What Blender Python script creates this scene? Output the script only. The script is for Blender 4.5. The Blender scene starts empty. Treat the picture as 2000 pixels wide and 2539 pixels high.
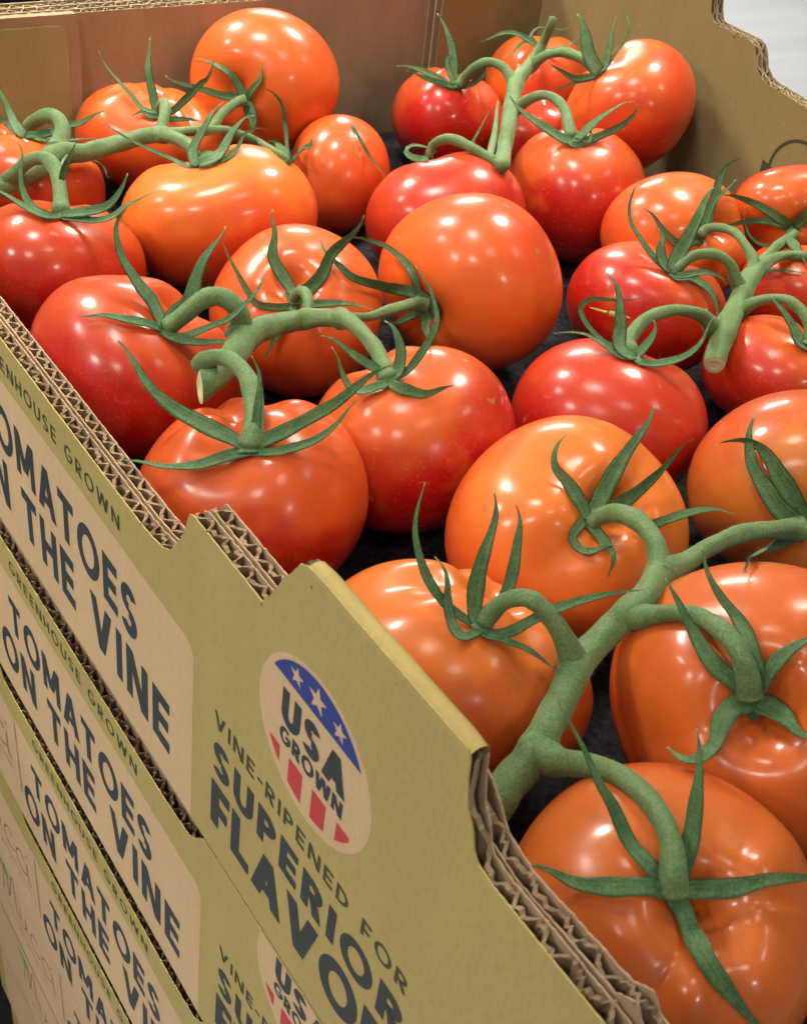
import bpy, math, random
import numpy as np
from mathutils import Vector
from mathutils.bvhtree import BVHTree

# ---------------------------------------------------------------- units: centimetres, then metres
# World: X across the tray, Y along it (away from the camera), Z up.  The numbers below are cm from the
# camera's foot point; OZ is the camera's height above the shop floor.
OZ = 112.0
S = 0.01
def M3(p):
    return Vector((p[0]*S, p[1]*S, (p[2]+OZ)*S))

sc = bpy.context.scene
COL = sc.collection

# ---------------------------------------------------------------- camera
F_PX, PW, PH = 3046.7222, 2000.0, 2539.0
CR = np.array((0.820709, -0.559058, 0.117857)); CR /= np.linalg.norm(CR)
CD = np.array((-0.270592, -0.56201, -0.781617)); CD -= CR*(CR@CD); CD /= np.linalg.norm(CD)
CF = np.cross(CR, -CD); CF = -CF          # forward
if CF[1] < 0: CF = -CF
cam_d = bpy.data.cameras.new('camera')
cam = bpy.data.objects.new('camera', cam_d); COL.objects.link(cam)
cam_d.sensor_fit = 'HORIZONTAL'; cam_d.sensor_width = 36.0
cam_d.lens = 36.0*F_PX/PW
cam_d.clip_start = 0.01; cam_d.clip_end = 60
from mathutils import Matrix
up = -CD; bk = -CF
cam.matrix_world = Matrix(((CR[0], up[0], bk[0], 0), (CR[1], up[1], bk[1], 0), (CR[2], up[2], bk[2], OZ*S), (0, 0, 0, 1)))
cam_d.dof.use_dof = True
cam_d.dof.focus_distance = 0.42; cam_d.dof.aperture_fstop = 60
sc.camera = cam

def ray(x, y):
    """direction through a point of the photograph, per cm of depth"""
    a = (x-PW/2)/F_PX; b = (y-PH/2)/F_PX
    return CR*a + CD*b + CF
def proj(p):
    z = p@CF
    return np.array((PW/2 + F_PX*(p@CR)/z, PH/2 + F_PX*(p@CD)/z)), z
def at_x(x, y, X):
    r = ray(x, y); return r*(X/r[0])

# ---------------------------------------------------------------- world, ceiling lamps and added floor fill lamps, exposure
w = bpy.data.worlds.new('World'); sc.world = w; w.use_nodes = True
bg = w.node_tree.nodes['Background']
bg.inputs['Color'].default_value = (1.0, 0.93, 0.84, 1); bg.inputs['Strength'].default_value = 0.11
def lamp(x, y, z, watts, rad, col=(1.0, 0.91, 0.79), size_y=None, aim=None):
    d = bpy.data.lights.new('ceiling_or_fill_lamp', 'AREA'); d.shape = 'DISK' if size_y is None else 'RECTANGLE'; d.size = 2*rad*S
    if size_y is not None: d.size_y = 2*size_y*S
    d.energy = watts; d.color = col
    o = bpy.data.objects.new('ceiling_or_fill_lamp', d); COL.objects.link(o)
    o.location = M3((x, y, z)); o.rotation_euler = (0, 0, 0.5)
    if aim is not None:              # accent spots are swivelled towards the far half of the display
        d.spread = math.radians(aim[3]); o.rotation_euler = (Vector(aim[:3])-Vector((x, y, z))).to_track_quat('-Z', 'Y').to_euler()
    return o
AIM = (36, 58, -22, 36)
for (x, y, wt, rd, aim) in (
        (-33, 205, 2.4, 20, AIM), (-28, 45, 1.2, 20, AIM), (130, 70, 2.3, 24, AIM), (-15, -70, 4.5, 22, None), (134, -88, 4.5, 22, None),
        (-150, -70, 15.5, 24, None), (-170, 180, 25, 24, None), (-260, 40, 42, 30, None), (-30, -330, 28, 22, None), (420, 330, 5.6, 20, None), (330, 560, 5.6, 20, None)):  # the last two lamps are added, only to brighten the shop floor
    lamp(x, y, 150, wt, rd, aim=aim)
lamp(225, 385, 150, 170, 22, size_y=56)
sc.view_settings.view_transform = 'Standard'
sc.view_settings.look = 'None'
sc.view_settings.exposure = 0.0
sc.view_settings.gamma = 1.0

# ---------------------------------------------------------------- helpers
def tag(o, label=None, cat=None, group=None, kind=None):
    if label: o['label'] = label
    if cat: o['category'] = cat
    if group: o['group'] = group
    if kind: o['kind'] = kind
    return o
def empty(name, p):
    o = bpy.data.objects.new(name, None); COL.objects.link(o)
    o.location = M3(p); o.empty_display_size = 0.02
    return o
class MB:
    """collects faces in cm and links them as one mesh object"""
    def __init__(s): s.v = []; s.f = []; s.c = None
    def add(s, vs, fs):
        b = len(s.v); s.v.extend([tuple(float(q) for q in p) for p in vs]); s.f.extend([tuple(b+i for i in f) for f in fs])
        return b
    def box(s, lo, hi):
        (a, b, c), (d, e, f) = lo, hi
        s.add([(a,b,c),(d,b,c),(d,e,c),(a,e,c),(a,b,f),(d,b,f),(d,e,f),(a,e,f)],
              [(3,2,1,0),(4,5,6,7),(0,1,5,4),(1,2,6,5),(2,3,7,6),(3,0,4,7)])
    def slab_x(s, poly, x0, x1):
        """polygon of (Y, Z) corners, from x0 to x1"""
        n = len(poly)
        s.add([(x0,)+tuple(p) for p in poly]+[(x1,)+tuple(p) for p in poly],
              [tuple(range(n)), tuple(range(2*n-1, n-1, -1))]+[((i+1) % n, i, n+i, n+(i+1) % n) for i in range(n)])
    def slab_y(s, poly, y0, y1):
        n = len(poly)
        s.add([(p[0], y0, p[1]) for p in poly]+[(p[0], y1, p[1]) for p in poly],
              [tuple(range(n)), tuple(range(2*n-1, n-1, -1))]+[((i+1) % n, i, n+i, n+(i+1) % n) for i in range(n)])
    def build(s, name, m, parent=None, smooth=False, origin=None):
        me = bpy.data.meshes.new(name)
        o0 = np.zeros(3) if origin is None else np.array(origin, float)
        base = np.array(parent['_o']) if (parent is not None and '_o' in parent) else np.array((0, 0, -OZ))
        if origin is not None: base = o0
        me.from_pydata([((p[0]-base[0])*S, (p[1]-base[1])*S, (p[2]-base[2])*S) for p in s.v], [], s.f)
        if m is not None: me.materials.append(m)
        if getattr(s, 'caps', None):
            me.materials.append(MT['cap'])
            for k in s.caps: me.polygons[k].material_index = 1
        if smooth: me.polygons.foreach_set('use_smooth', [True]*len(me.polygons))
        me.update()
        o = bpy.data.objects.new(name, me); COL.objects.link(o)
        if parent is not None: o.parent = parent
        if origin is not None: o.location = M3(origin)
        return o
def root(name, p):
    o = empty(name, p); o['_o'] = [float(q) for q in p]; return o

# ---------------------------------------------------------------- materials
def mat(name):
    m = bpy.data.materials.new(name); m.use_nodes = True
    nt = m.node_tree
    return m, nt, nt.nodes['Principled BSDF']
def node(nt, t, **kw):
    n = nt.nodes.new(t)
    for k, v in kw.items():
        if k in n.inputs: n.inputs[k].default_value = v
        else: setattr(n, k, v)
    return n
def noise(nt, scale, detail=3, rough=0.55, vec=None, dist=0.0):
    n = node(nt, 'ShaderNodeTexNoise', Scale=scale, Detail=detail, Roughness=rough, Distortion=dist)
    if vec is not None: nt.links.new(vec, n.inputs['Vector'])
    return n
def ramp(nt, fac, stops):
    r = nt.nodes.new('ShaderNodeValToRGB'); e = r.color_ramp.elements
    while len(e) < len(stops): e.new(0.5)
    for k, (p, c) in enumerate(stops):
        e[k].position = p; e[k].color = tuple(c)+((1,) if len(c) == 3 else ())
    nt.links.new(fac, r.inputs['Fac']); return r
def mix(nt, fac, a, b, blend='MIX'):
    n = nt.nodes.new('ShaderNodeMix'); n.data_type = 'RGBA'; n.blend_type = blend
    for i, v in ((0, fac), (6, a), (7, b)):
        if hasattr(v, 'links'): nt.links.new(v, n.inputs[i])
        elif i == 0: n.inputs[0].default_value = v
        else: n.inputs[i].default_value = tuple(v)+((1,) if len(v) == 3 else ())
    return n.outputs[2]
def bump(nt, b, height, strength, dist):
    n = node(nt, 'ShaderNodeBump', Strength=strength, Distance=dist)
    nt.links.new(height, n.inputs['Height']); nt.links.new(n.outputs['Normal'], b.inputs['Normal']); return n

def paper_mat(name, col, var=0.10, rough=0.75, fibre=True, spec=0.25, ribs=False):
    m, nt, b = mat(name)
    tc = nt.nodes.new('ShaderNodeTexCoord')
    mp = node(nt, 'ShaderNodeMapping'); mp.inputs['Scale'].default_value = (1, 1, 0.35)
    nt.links.new(tc.outputs['Object'], mp.inputs['Vector'])
    n1 = noise(nt, 22, 4, 0.6, mp.outputs[0]); n2 = noise(nt, 900, 3, 0.7, mp.outputs[0])
    hi = [min(1, c*(1+var)) for c in col]; lo = [c*(1-var) for c in col]
    c1 = ramp(nt, n1.outputs['Fac'], [(0.3, lo), (0.7, hi)])
    c2 = ramp(nt, n2.outputs['Fac'], [(0.30, (0.80, 0.80, 0.80)), (0.62, (1, 1, 1))])
    nt.links.new(mix(nt, 0.55 if fibre else 0.15, c1.outputs[0], c2.outputs[0], 'MULTIPLY'), b.inputs['Base Color'])
    b.inputs['Roughness'].default_value = rough; b.inputs['Specular IOR Level'].default_value = spec
    n3 = noise(nt, 55, 3, 0.6, tc.outputs['Object'])
    add = node(nt, 'ShaderNodeMath', operation='MULTIPLY_ADD'); add.inputs[1].default_value = 0.25
    nt.links.new(n2.outputs['Fac'], add.inputs[0]); nt.links.new(n3.outputs['Fac'], add.inputs[2])
    h = add.outputs[0]
    if ribs:
        # washboarding of the corrugation under the print, scuffs where the ink has rubbed
        wv = node(nt, 'ShaderNodeTexWave', Scale=48.3, Distortion=0.6); wv.bands_direction = 'Y'; nt.links.new(tc.outputs['Object'], wv.inputs['Vector'])
        a2 = node(nt, 'ShaderNodeMath', operation='MULTIPLY_ADD'); a2.inputs[1].default_value = 0.16
        nt.links.new(wv.outputs['Fac'], a2.inputs[0]); nt.links.new(h, a2.inputs[2]); h = a2.outputs[0]
        n4 = noise(nt, 130, 6, .75, tc.outputs['Object'], .8)
        sc_ = ramp(nt, n4.outputs['Fac'], [(0.63, (0, 0, 0)), (0.80, (.55, .55, .55))])
        nt.links.new(mix(nt, sc_.outputs[0], b.inputs['Base Color'].links[0].from_socket, (.55, .43, .28)), b.inputs['Base Color'])
    bump(nt, b, h, 0.25, 0.0012)
    return m
MT = {}
MT['olive'] = paper_mat('olive_print', (0.45, 0.352, 0.125), 0.06, 0.55, ribs=True)
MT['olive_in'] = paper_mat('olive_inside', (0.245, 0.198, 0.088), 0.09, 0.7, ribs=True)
MT['olive_flap'] = paper_mat('olive_flap_print', (0.35, 0.345, 0.155), 0.09, 0.7)
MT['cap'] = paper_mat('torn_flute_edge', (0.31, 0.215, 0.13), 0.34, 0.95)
MT['kraft'] = paper_mat('kraft_label', (0.62, 0.44, 0.265), 0.05, 0.7, ribs=True)
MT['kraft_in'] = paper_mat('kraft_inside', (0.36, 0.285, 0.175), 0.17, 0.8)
MT['board'] = paper_mat('board_edge', (0.46, 0.325, 0.205), 0.20, 0.9)
MT['flute'] = paper_mat('shaded_fluting_paper', (0.20, 0.13, 0.075), 0.22, 0.95)  # brown medium, with the shade inside the holes put into its colour
MT['ink'] = paper_mat('slate_ink', (0.035, 0.043, 0.045), 0.06, 0.6, True, 0.3)
MT['ink_green'] = paper_mat('olive_black_ink', (0.055, 0.058, 0.035), 0.06, 0.6)
MT['blue'] = paper_mat('blue_ink', (0.030, 0.050, 0.25), 0.06, 0.6)
MT['red'] = paper_mat('red_ink', (0.52, 0.050, 0.055), 0.06, 0.6)
MT['brown_ink'] = paper_mat('brown_ink', (0.30, 0.17, 0.075), 0.10, 0.7)
MT['leaf_ink'] = paper_mat('green_ink', (0.30, 0.40, 0.12), 0.10, 0.7)
MT['black'] = paper_mat('black_plastic', (0.012, 0.011, 0.011), 0.1, 0.55)
def tray_mat():
    m, nt, b = mat('tray_liner_paper')
    tc = nt.nodes.new('ShaderNodeTexCoord')
    v = node(nt, 'ShaderNodeTexVoronoi', Scale=260.0); nt.links.new(tc.outputs['Object'], v.inputs['Vector'])
    n = noise(nt, 500, 2, 0.6, tc.outputs['Object'])
    c = ramp(nt, n.outputs['Fac'], [(0.35, (0.012, 0.0115, 0.014)), (0.65, (0.032, 0.031, 0.038))])
    nt.links.new(c.outputs[0], b.inputs['Base Color']); b.inputs['Roughness'].default_value = 0.85; b.inputs['Specular IOR Level'].default_value = 0.12
    bump(nt, b, v.outputs['Distance'], 0.6, 0.002)
    return m
MT['tray'] = tray_mat()
def floor_mat():
    m, nt, b = mat('shop_floor_tile')
    tc = nt.nodes.new('ShaderNodeTexCoord')
    mp = node(nt, 'ShaderNodeMapping'); mp.inputs['Scale'].default_value = (1, 6, 1); mp.inputs['Rotation'].default_value = (0, 0, 0.5)
    nt.links.new(tc.outputs['Object'], mp.inputs['Vector'])
    n = noise(nt, 1.6, 5, 0.6, mp.outputs[0], 0.6)
    c = ramp(nt, n.outputs['Fac'], [(0.35, (0.53, 0.58, 0.65)), (0.65, (0.60, 0.65, 0.715))])
    nt.links.new(c.outputs[0], b.inputs['Base Color']); b.inputs['Roughness'].default_value = 0.35
    return m
MT['floor'] = floor_mat()

# ---------------------------------------------------------------- setting: the shop floor
m = MB(); m.box((-500, -500, -OZ-10), (1600, 1600, -OZ))
tag(m.build('floor', MT['floor']), kind='structure')
# black display bin standing behind the stack (only its edge is seen at the top left and bottom left)
bn = root('display_bin', (18, 75, -OZ))
tag(bn, 'black plastic display bin behind the far end of the tomato box stack', 'bin')
m = MB()
for lo, hi in (((-8, 60.5, -OZ), (40, 62, -23)), ((-8, 88.5, -OZ), (40, 90, -23)), ((-8, 62, -OZ), (-6.5, 88.5, -23)), ((38.5, 62, -OZ), (40, 88.5, -23)), ((-6.5, 62, -OZ), (38.5, 88.5, -OZ+2))):
    m.box(lo, hi)
for k in range(7): m.box((-8+7.6*k, 59.9, -OZ), (-6.6+7.6*k, 60.5, -25))
m.build('bin_body', MT['black'], bn)
m = MB()
for lo, hi in (((-9, 59.4, -23), (41, 62.4, -21.6)), ((-9, 88.1, -23), (41, 91, -21.6)), ((-9, 62.4, -23), (-6.1, 88.1, -21.6)), ((38.1, 62.4, -23), (41, 88.1, -21.6))): m.box(lo, hi)
m.build('bin_rim', MT['black'], bn)

# ---------------------------------------------------------------- lettering (flat print, cut as thin sheets)
def glyph(ch, t):
    A = []; lv = [0]
    def put(poly, new=True):
        if new: lv[0] += 1
        A.append((lv[0], poly))
    def r(x0, y0, x1, y1): put([(x0,y0),(x1,y0),(x1,y1),(x0,y1)])
    def d(xb, xt, q, y0=0.0, y1=1.0): put([(xb,y0),(xb+q,y0),(xt+q,y1),(xt,y1)])
    def arc(cx, cy, rx, ry, a0, a1, n=20):
        P = [math.radians(a0+(a1-a0)*k/n) for k in range(n+1)]
        for p, q in zip(P, P[1:]):
            put([(cx+rx*math.cos(p), cy+ry*math.sin(p)), (cx+rx*math.cos(q), cy+ry*math.sin(q)),
                 (cx+(rx-t)*math.cos(q), cy+(ry-t*.92)*math.sin(q)), (cx+(rx-t)*math.cos(p), cy+(ry-t*.92)*math.sin(p))], p == P[0])
    q = t*1.12; b = t*0.92
    if ch == 'T': w = .72; r(0,1-b,w,1); r(w/2-t/2,0,w/2+t/2,1-b)
    elif ch == 'I': w = t; r(0,0,t,1)
    elif ch == 'H': w = .76; r(0,0,t,1); r(w-t,0,w,1); r(t,.5-b/2,w-t,.5+b/2)
    elif ch == 'E': w = .60; r(0,0,t,1); r(t,1-b,w,1); r(t,.5-b/2,w*.92,.5+b/2); r(t,0,w,b)
    elif ch == 'F': w = .57; r(0,0,t,1); r(t,1-b,w,1); r(t,.46-b/2,w*.9,.46+b/2)
    elif ch == 'L': w = .56; r(0,0,t,1); r(t,0,w,b)
    elif ch == 'N': w = .80; r(0,0,t,1); r(w-t,0,w,1); d(w-t-q*.75, t-q*.25, q) if False else d(w-q, 0, q)
    elif ch == 'M': w = .98; r(0,0,t,1); r(w-t,0,w,1); d(w/2-q/2, 0, q, .22); d(w/2-q/2, w-q, q, .22)
    elif ch == 'V': w = .86; d(w/2-q/2, 0, q); d(w/2-q/2, w-q, q)
    elif ch == 'A': w = .88; d(0, w/2-q/2, q); d(w-q, w/2-q/2, q); r(.24,.20,w-.24,.20+b*.9)
    elif ch == 'W': w = 1.2; d(.27-q/2+.02, 0, q); d(.27-q/2+.02, w/2-q/2, q); d(w-.27-q/2-.02, w/2-q/2, q); d(w-.27-q/2-.02, w-q, q)
    elif ch == 'O': w = .98; arc(w/2,.5,w/2,.53,0,360,36)
    elif ch == 'G': w = .92; arc(w/2,.5,w/2,.53,48,352,30); r(w*.54,.40,w-.02,.40+b)
    elif ch == 'C': w = .86; arc(w/2,.5,w/2,.53,48,312,30)
    elif ch == 'D': w = .74; r(0,0,t,1); arc(t*.9,.5,w-t*.9,.5,-90,90)
    elif ch == 'P': w = .64; r(0,0,t,1); arc(t*.9+.06,.69,w-t*.9-.06,.31,-90,90); r(t,1-b,t+.10,1); r(t,.38,t+.10,.38+b)
    elif ch == 'R': w = .68; r(0,0,t,1); arc(t*.9+.06,.69,w-t*.9-.08,.31,-90,90); r(t,1-b,t+.10,1); r(t,.38,t+.10,.38+b); d(w-q, t+.04, q, 0, .42)
    elif ch == 'U': w = .74; r(0,.36,t,1); r(w-t,.36,w,1); arc(w/2,.36,w/2,.39,180,360)
    elif ch == 'S': w = .64; arc(w/2,.735,w/2-.01,.285,20,270); arc(w/2,.268,w/2,.285,-160,90) ; 
    elif ch == '-': w = .36; r(0,.40,w,.40+b)
    elif ch == '|': w = .10; r(0,0,t,1)
    else: w = .36
    return w, A
def text_sheet(mb, s, yl, yr, zb, zt, t, x0, gap=0.16):
    W = []; G = []
    for ch in s:
        w_, A = glyph(ch, t); W.append(w_); G.append(A)
    tot = sum(W)+gap*(len(s)-1)
    sx = (yl-yr)/tot; x = 0.0; lay = 0
    for w_, A in zip(W, G):
        for k, poly in A:
            xx = x0-0.003*k
            mb.add([(xx, yl-(x+px)*sx, zb+py*(zt-zb)) for px, py in poly], [tuple(range(len(poly)))])
        x += w_+gap
def fan(mb, pts, x0):
    cy = sum(p[0] for p in pts)/len(pts); cz = sum(p[1] for p in pts)/len(pts)
    n = len(pts)
    mb.add([(x0, cy, cz)]+[(x0, p[0], p[1]) for p in pts], [(0, 1+k, 1+(k+1) % n) for k in range(n)])
def ribbon_sheet(mb, pts, wd, x0):
    """thin pen line through (Y, Z) points"""
    P = np.array(pts, float); T = np.gradient(P, axis=0); T /= np.linalg.norm(T, axis=1)[:, None]+1e-9
    N = np.stack((-T[:, 1], T[:, 0]), 1)*wd/2
    v = []
    for p, q in zip(P, N): v += [(x0, p[0]+q[0], p[1]+q[1]), (x0, p[0]-q[0], p[1]-q[1])]
    mb.add(v, [(2*k, 2*k+1, 2*k+3, 2*k+2) for k in range(len(P)-1)])

# ---------------------------------------------------------------- corrugated board walls
rng = random.Random(7); nrg = np.random.default_rng(5)
def fluting(mb, xc, amp, prof, y0, y1, depth, pitch=0.655, jit=0.05, thick=0.115, axis='x'):
    """wavy medium between two liners, following the cut profile prof (Y ascending, Z)"""
    py = [p[0] for p in prof]; pz = [p[1] for p in prof]
    n = int((y1-y0)/0.065); ph = rng.random()*6
    a = np.linspace(y0, y1, n)
    cr = np.interp(a, np.linspace(y0, y1, max(4, int((y1-y0)/1.1))), nrg.uniform(-1, 1, max(4, int((y1-y0)/1.1))))
    ph2 = ph+2*math.pi*a/pitch+1.5*cr
    crush = np.clip(np.interp(a, np.linspace(y0, y1, max(4, int((y1-y0)/2.2))), nrg.uniform(0.0, 1.0, max(4, int((y1-y0)/2.2)))), 0, 1)
    cr2 = np.interp(a, np.linspace(y0, y1, max(6, int((y1-y0)/.5))), nrg.uniform(.62, 1.12, max(6, int((y1-y0)/.5))))
    s = np.sin(ph2)*cr2+0.35*jit/0.05*np.sin(2.7*ph2+3*cr)*0.35
    x = xc+amp*np.clip(s*1.02, -1, 1)
    zt = np.interp(a, py, pz)-0.012+nrg.uniform(-1, 1, n)*jit*0.5-0.05*crush
    lean = nrg.normal(0, 0.03, n)
    v = []; f = []
    for k in range(n):
        for sx in (-1, 1):
            v.append((x[k]+sx*thick/2+lean[k], a[k], zt[k])); v.append((x[k]+sx*thick/2, a[k], zt[k]-0.25)); v.append((x[k]+sx*thick/2, a[k], zt[k]-depth))
    for k in range(n-1):
        i, j = 6*k, 6*(k+1)
        mb.caps = getattr(mb, 'caps', []); mb.caps.append(len(mb.f)+len(f)+4)
        f += [(i, j, j+1, i+1), (i+1, j+1, j+2, i+2), (i+3, i+4, j+4, j+3), (i+4, i+5, j+5, j+4), (i, i+3, j+3, j)]
    if axis == 'x': mb.add(v, f)
    else: mb.add([(p[1], p[0], p[2]) for p in v], f)
def rough_poly(prof, zb, step=0.12, amp=0.018):
    """cut outline with a slightly torn edge, closed along zb"""
    py = np.array([p[0] for p in prof]); pz = np.array([p[1] for p in prof])
    L = np.concatenate(([0], np.cumsum(np.hypot(np.diff(py), np.diff(pz)))))
    q = np.arange(0, L[-1], step)
    y = np.interp(q, L, py); z = np.interp(q, L, pz)+nrg.normal(0, amp, len(q))
    pts = [(py[0], zb)]+list(zip(y, z))+[(py[-1], pz[-1]), (py[-1], zb)]
    return [(float(a), float(b)) for a, b in pts]
def strip_wall(mb, prof, zb, x0, x1, step=0.10, amp=0.014, smooth_cap=False):
    """liner sheet between x0 and x1 under a cut profile (quads, so the outline stays exact)"""
    py = np.array([p[0] for p in prof]); pz = np.array([p[1] for p in prof])
    L = np.concatenate(([0], np.cumsum(np.hypot(np.diff(py), np.diff(pz)))))
    q = np.concatenate((np.arange(0, L[-1], step), [L[-1]]))
    y = np.interp(q, L, py); z = np.interp(q, L, pz)+nrg.normal(0, amp, len(q))
    v = []; f = []
    for a, b in zip(y, z):
        v += [(x0, a, zb), (x0, a, b), (x1, a, b+nrg.normal(0, amp*.4)), (x1, a, zb)]
    n = len(y)
    for k in range(n-1):
        i, j = 4*k, 4*(k+1)
        f += [(i, i+1, j+1, j), (i+1, i+2, j+2, j+1), (i+2, i+3, j+3, j+2)]
    e = 4*(n-1)
    f += [(0, 3, 2, 1), (e, e+1, e+2, e+3)]
    mb.add(v, f)

YN, YF = 3.6, 58.4            # outer ends of the box
PROF_TOP = [(YN,-19.3),(9.15,-19.3),(9.62,-19.22),(9.78,-19.0),(9.9,-18.62),(10.17,-18.22),(10.33,-17.55),(10.38,-17.05),(10.5,-16.86),
            (15.95,-16.86),(16.2,-16.92),(16.45,-17.05),(17.0,-17.88),(17.52,-18.75),(17.74,-19.18),(17.9,-19.33),(18.2,-19.32),
            (21.4,-19.30),(21.60,-19.42),(21.74,-19.85),(21.93,-20.34),(22.33,-20.98),(22.72,-21.44),(23.1,-21.64),(23.7,-21.76),(24.6,-21.84),
            (41.0,-21.86),(41.6,-21.4),(42.1,-20.2),(42.4,-19.3),(46.5,-19.3),(47.4,-17.0),(53,-17.0),(53.6,-19.3),(YF,-19.3)]
PROF_TOP_IN = [(YN,-19.3),(5.6,-19.25),(5.85,-18.9),(6.3,-19.25),(9.0,-19.42),(9.88,-19.22),(10.3,-18.7),(10.7,-18.35),(11.1,-18.15),(15.9,-18.15),(17.0,-18.3),(17.74,-19.18)]+PROF_TOP[15:]
PROF_LOW = [(YN,-31.03+10),(21.2,-31.03+10),(21.6,-31.5+10),(22.1,-21.95),(24.0,-22.1),(41.0,-22.1),(42,-21.03),(YF,-21.03)]
ZB = -30.92                     # lower edge of a box wall
X0 = 11.0
def print_wall(parent, low=False):
    """everything printed on the long wall: label, lines of lettering, round badge, script logo"""
    x = X0-0.004
    m = MB(); pts = []
    for k in range(7):
        a = math.radians(90*k/6); pts.append((21.2+0.55-0.55*math.sin(a), -23.70-0.55+0.55*math.cos(a)))
    poly = [(57.0, -23.70)]+pts+[(21.2, ZB+.02), (57.0, ZB+.02)]
    m.add([(x, a, b) for a, b in poly], [tuple(range(len(poly)))])
    m.build('label', MT['kraft'], parent)
    x2 = x-0.004
    for s, a in (('GREENHOUSE GROWN', (37.7, 25.93, -23.16, -22.60, .16, .30)), ):
        m = MB(); text_sheet(m, s, a[0], a[1], a[2], a[3], a[4], x2, a[5]); m.build('lettering', MT['ink_green'], parent)
    for s, a in (('TOMATOES', (38.25, 24.85, -26.84, -24.90, .225, .15)), ('ON THE VINE', (39.65, 22.66, -29.56, -27.42, .225, .17)),
                 ('SUPERIOR', (19.92, 10.62, -27.32, -26.0, .24, .17)), ('FLAVOR', (19.97, 10.75, -29.58, -27.72, .25, .09))):
        m = MB(); text_sheet(m, s, a[0], a[1], a[2], a[3], a[4], x2, a[5]); m.build('lettering', MT['ink'], parent)
    m = MB(); text_sheet(m, 'VINE-RIPENED FOR', 19.92, 10.70, -25.46, -24.86, .17, x2, .24); m.build('lettering', MT['ink_green'], parent)
    # round badge
    m = MB(); fan(m, [(15.28+2.47*math.cos(t*math.pi/36), min(-21.05 if low else 0, -21.88+2.42*math.sin(t*math.pi/36))) for t in range(72)], x)
    bd = m.build('badge', MT['kraft'], parent)
    def sub(mb, name, mt):
        o = mb.build(name, mt, parent); o.parent = bd; return o
    cy, cz, R = 15.28, -21.82, 2.22
    a0 = math.asin((-20.65-cz)/R)
    if not low: m = MB(); fan(m, [(cy+R*math.cos(a0+(math.pi-2*a0)*k/30), cz+R*math.sin(a0+(math.pi-2*a0)*k/30)) for k in range(31)], x2); sub(m, 'blue_arc', MT['blue'])
    for (sy, sz, sr) in () if low else ((16.17,-20.20,.30), (15.28,-20.14,.40), (14.34,-20.25,.30)):
        m = MB(); fan(m, [(sy+(sr if k % 2 == 0 else sr*.40)*math.sin(k*math.pi/5), sz+(sr if k % 2 == 0 else sr*.40)*math.cos(k*math.pi/5)) for k in range(10)], x2-0.004); sub(m, 'star', MT['kraft'])
    m = MB(); text_sheet(m, 'USA', 16.70, 13.85, -22.08, -21.08 if low else -20.97, .27, x2, .12); sub(m, 'lettering', MT['ink'])
    m = MB(); text_sheet(m, 'GROWN', 16.70, 13.88, -22.76, -22.22, .24, x2, .10); sub(m, 'lettering', MT['ink'])
    for (yl, yr) in ((17.13,16.63), (16.2,15.56), (15.12,14.50), (14.04,13.5)):
        top = -23.0; pts = [(yl, top)]
        for k in range(9):
            y = yl+(yr-yl)*k/8; zz = cz-math.sqrt(max(0, R*R-(y-cy)**2)); pts.append((y, min(top-.01, zz)))
        pts.append((yr, top)); m = MB(); fan(m, pts, x2); sub(m, 'stripe', MT['red'])
    # grower's script logo at the far end of the label
    def curve(ctrl, n=14):
        P = [np.array(c, float) for c in ctrl]; P = [2*P[0]-P[1]]+P+[2*P[-1]-P[-2]]; out = []
        for i in range(1, len(P)-2):
            for k in range(n):
                t = k/n; out.append(.5*((2*P[i])+(-P[i-1]+P[i+1])*t+(2*P[i-1]-5*P[i]+4*P[i+1]-P[i+2])*t*t+(-P[i-1]+3*P[i]-3*P[i+1]+P[i+2])*t**3))
        out.append(P[-2]); return out
    m = MB(); lx = x2
    def pen(ctrl, wd=0.10):
        nonlocal lx
        lx -= 0.003
        ribbon_sheet(m, curve(ctrl), wd, lx)
    z0 = -27.6
    pen([(49.5,z0),(49.1,z0+2.6),(48.7,z0+3.0),(48.5,z0+.4),(47.8,z0+3.0),(47.4,z0+2.9),(47.3,z0+.5),(46.9,z0)], .15)
    pen([(46.7,z0+1.5),(46.6,z0+.3),(46.2,z0),(45.8,z0+.4),(45.7,z0+1.5),(45.6,z0+.3),(45.2,z0)], .12)
    for q in (0, 1.75): pen([(43.7-q,z0+1.35),(44.2-q,z0+1.6),(44.9-q,z0+1.0),(44.8-q,z0+.2),(44.2-q,z0),(43.5-q,z0+.35)], .12)
    pen([(41.6,z0+1.5),(41.5,z0+.2),(41.1,z0+.05)], .12); pen([(41.55,z0+2.1),(41.5,z0+2.3)], .14)
    pen([(40.1,-23.9),(40.05,-28.9)], .07); pen([(49.3,z0-.5),(46,z0-.8),(41.2,z0-.6)], .06)
    for k in range(5): pen([(48.4-1.3*k,z0-1.35),(48.2-1.3*k,z0-1.1),(47.8-1.3*k,z0-1.4)], .06)
    m.build('script_logo', MT['brown_ink'], parent)
    m = MB(); fan(m, [(49.2+1.05*math.cos(t*math.pi/10), -24.9+.5*math.sin(t*math.pi/10)+.18*math.cos(t*math.pi/10)) for t in range(20)], x2); m.build('leaf_mark', MT['leaf_ink'], parent)

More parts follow.
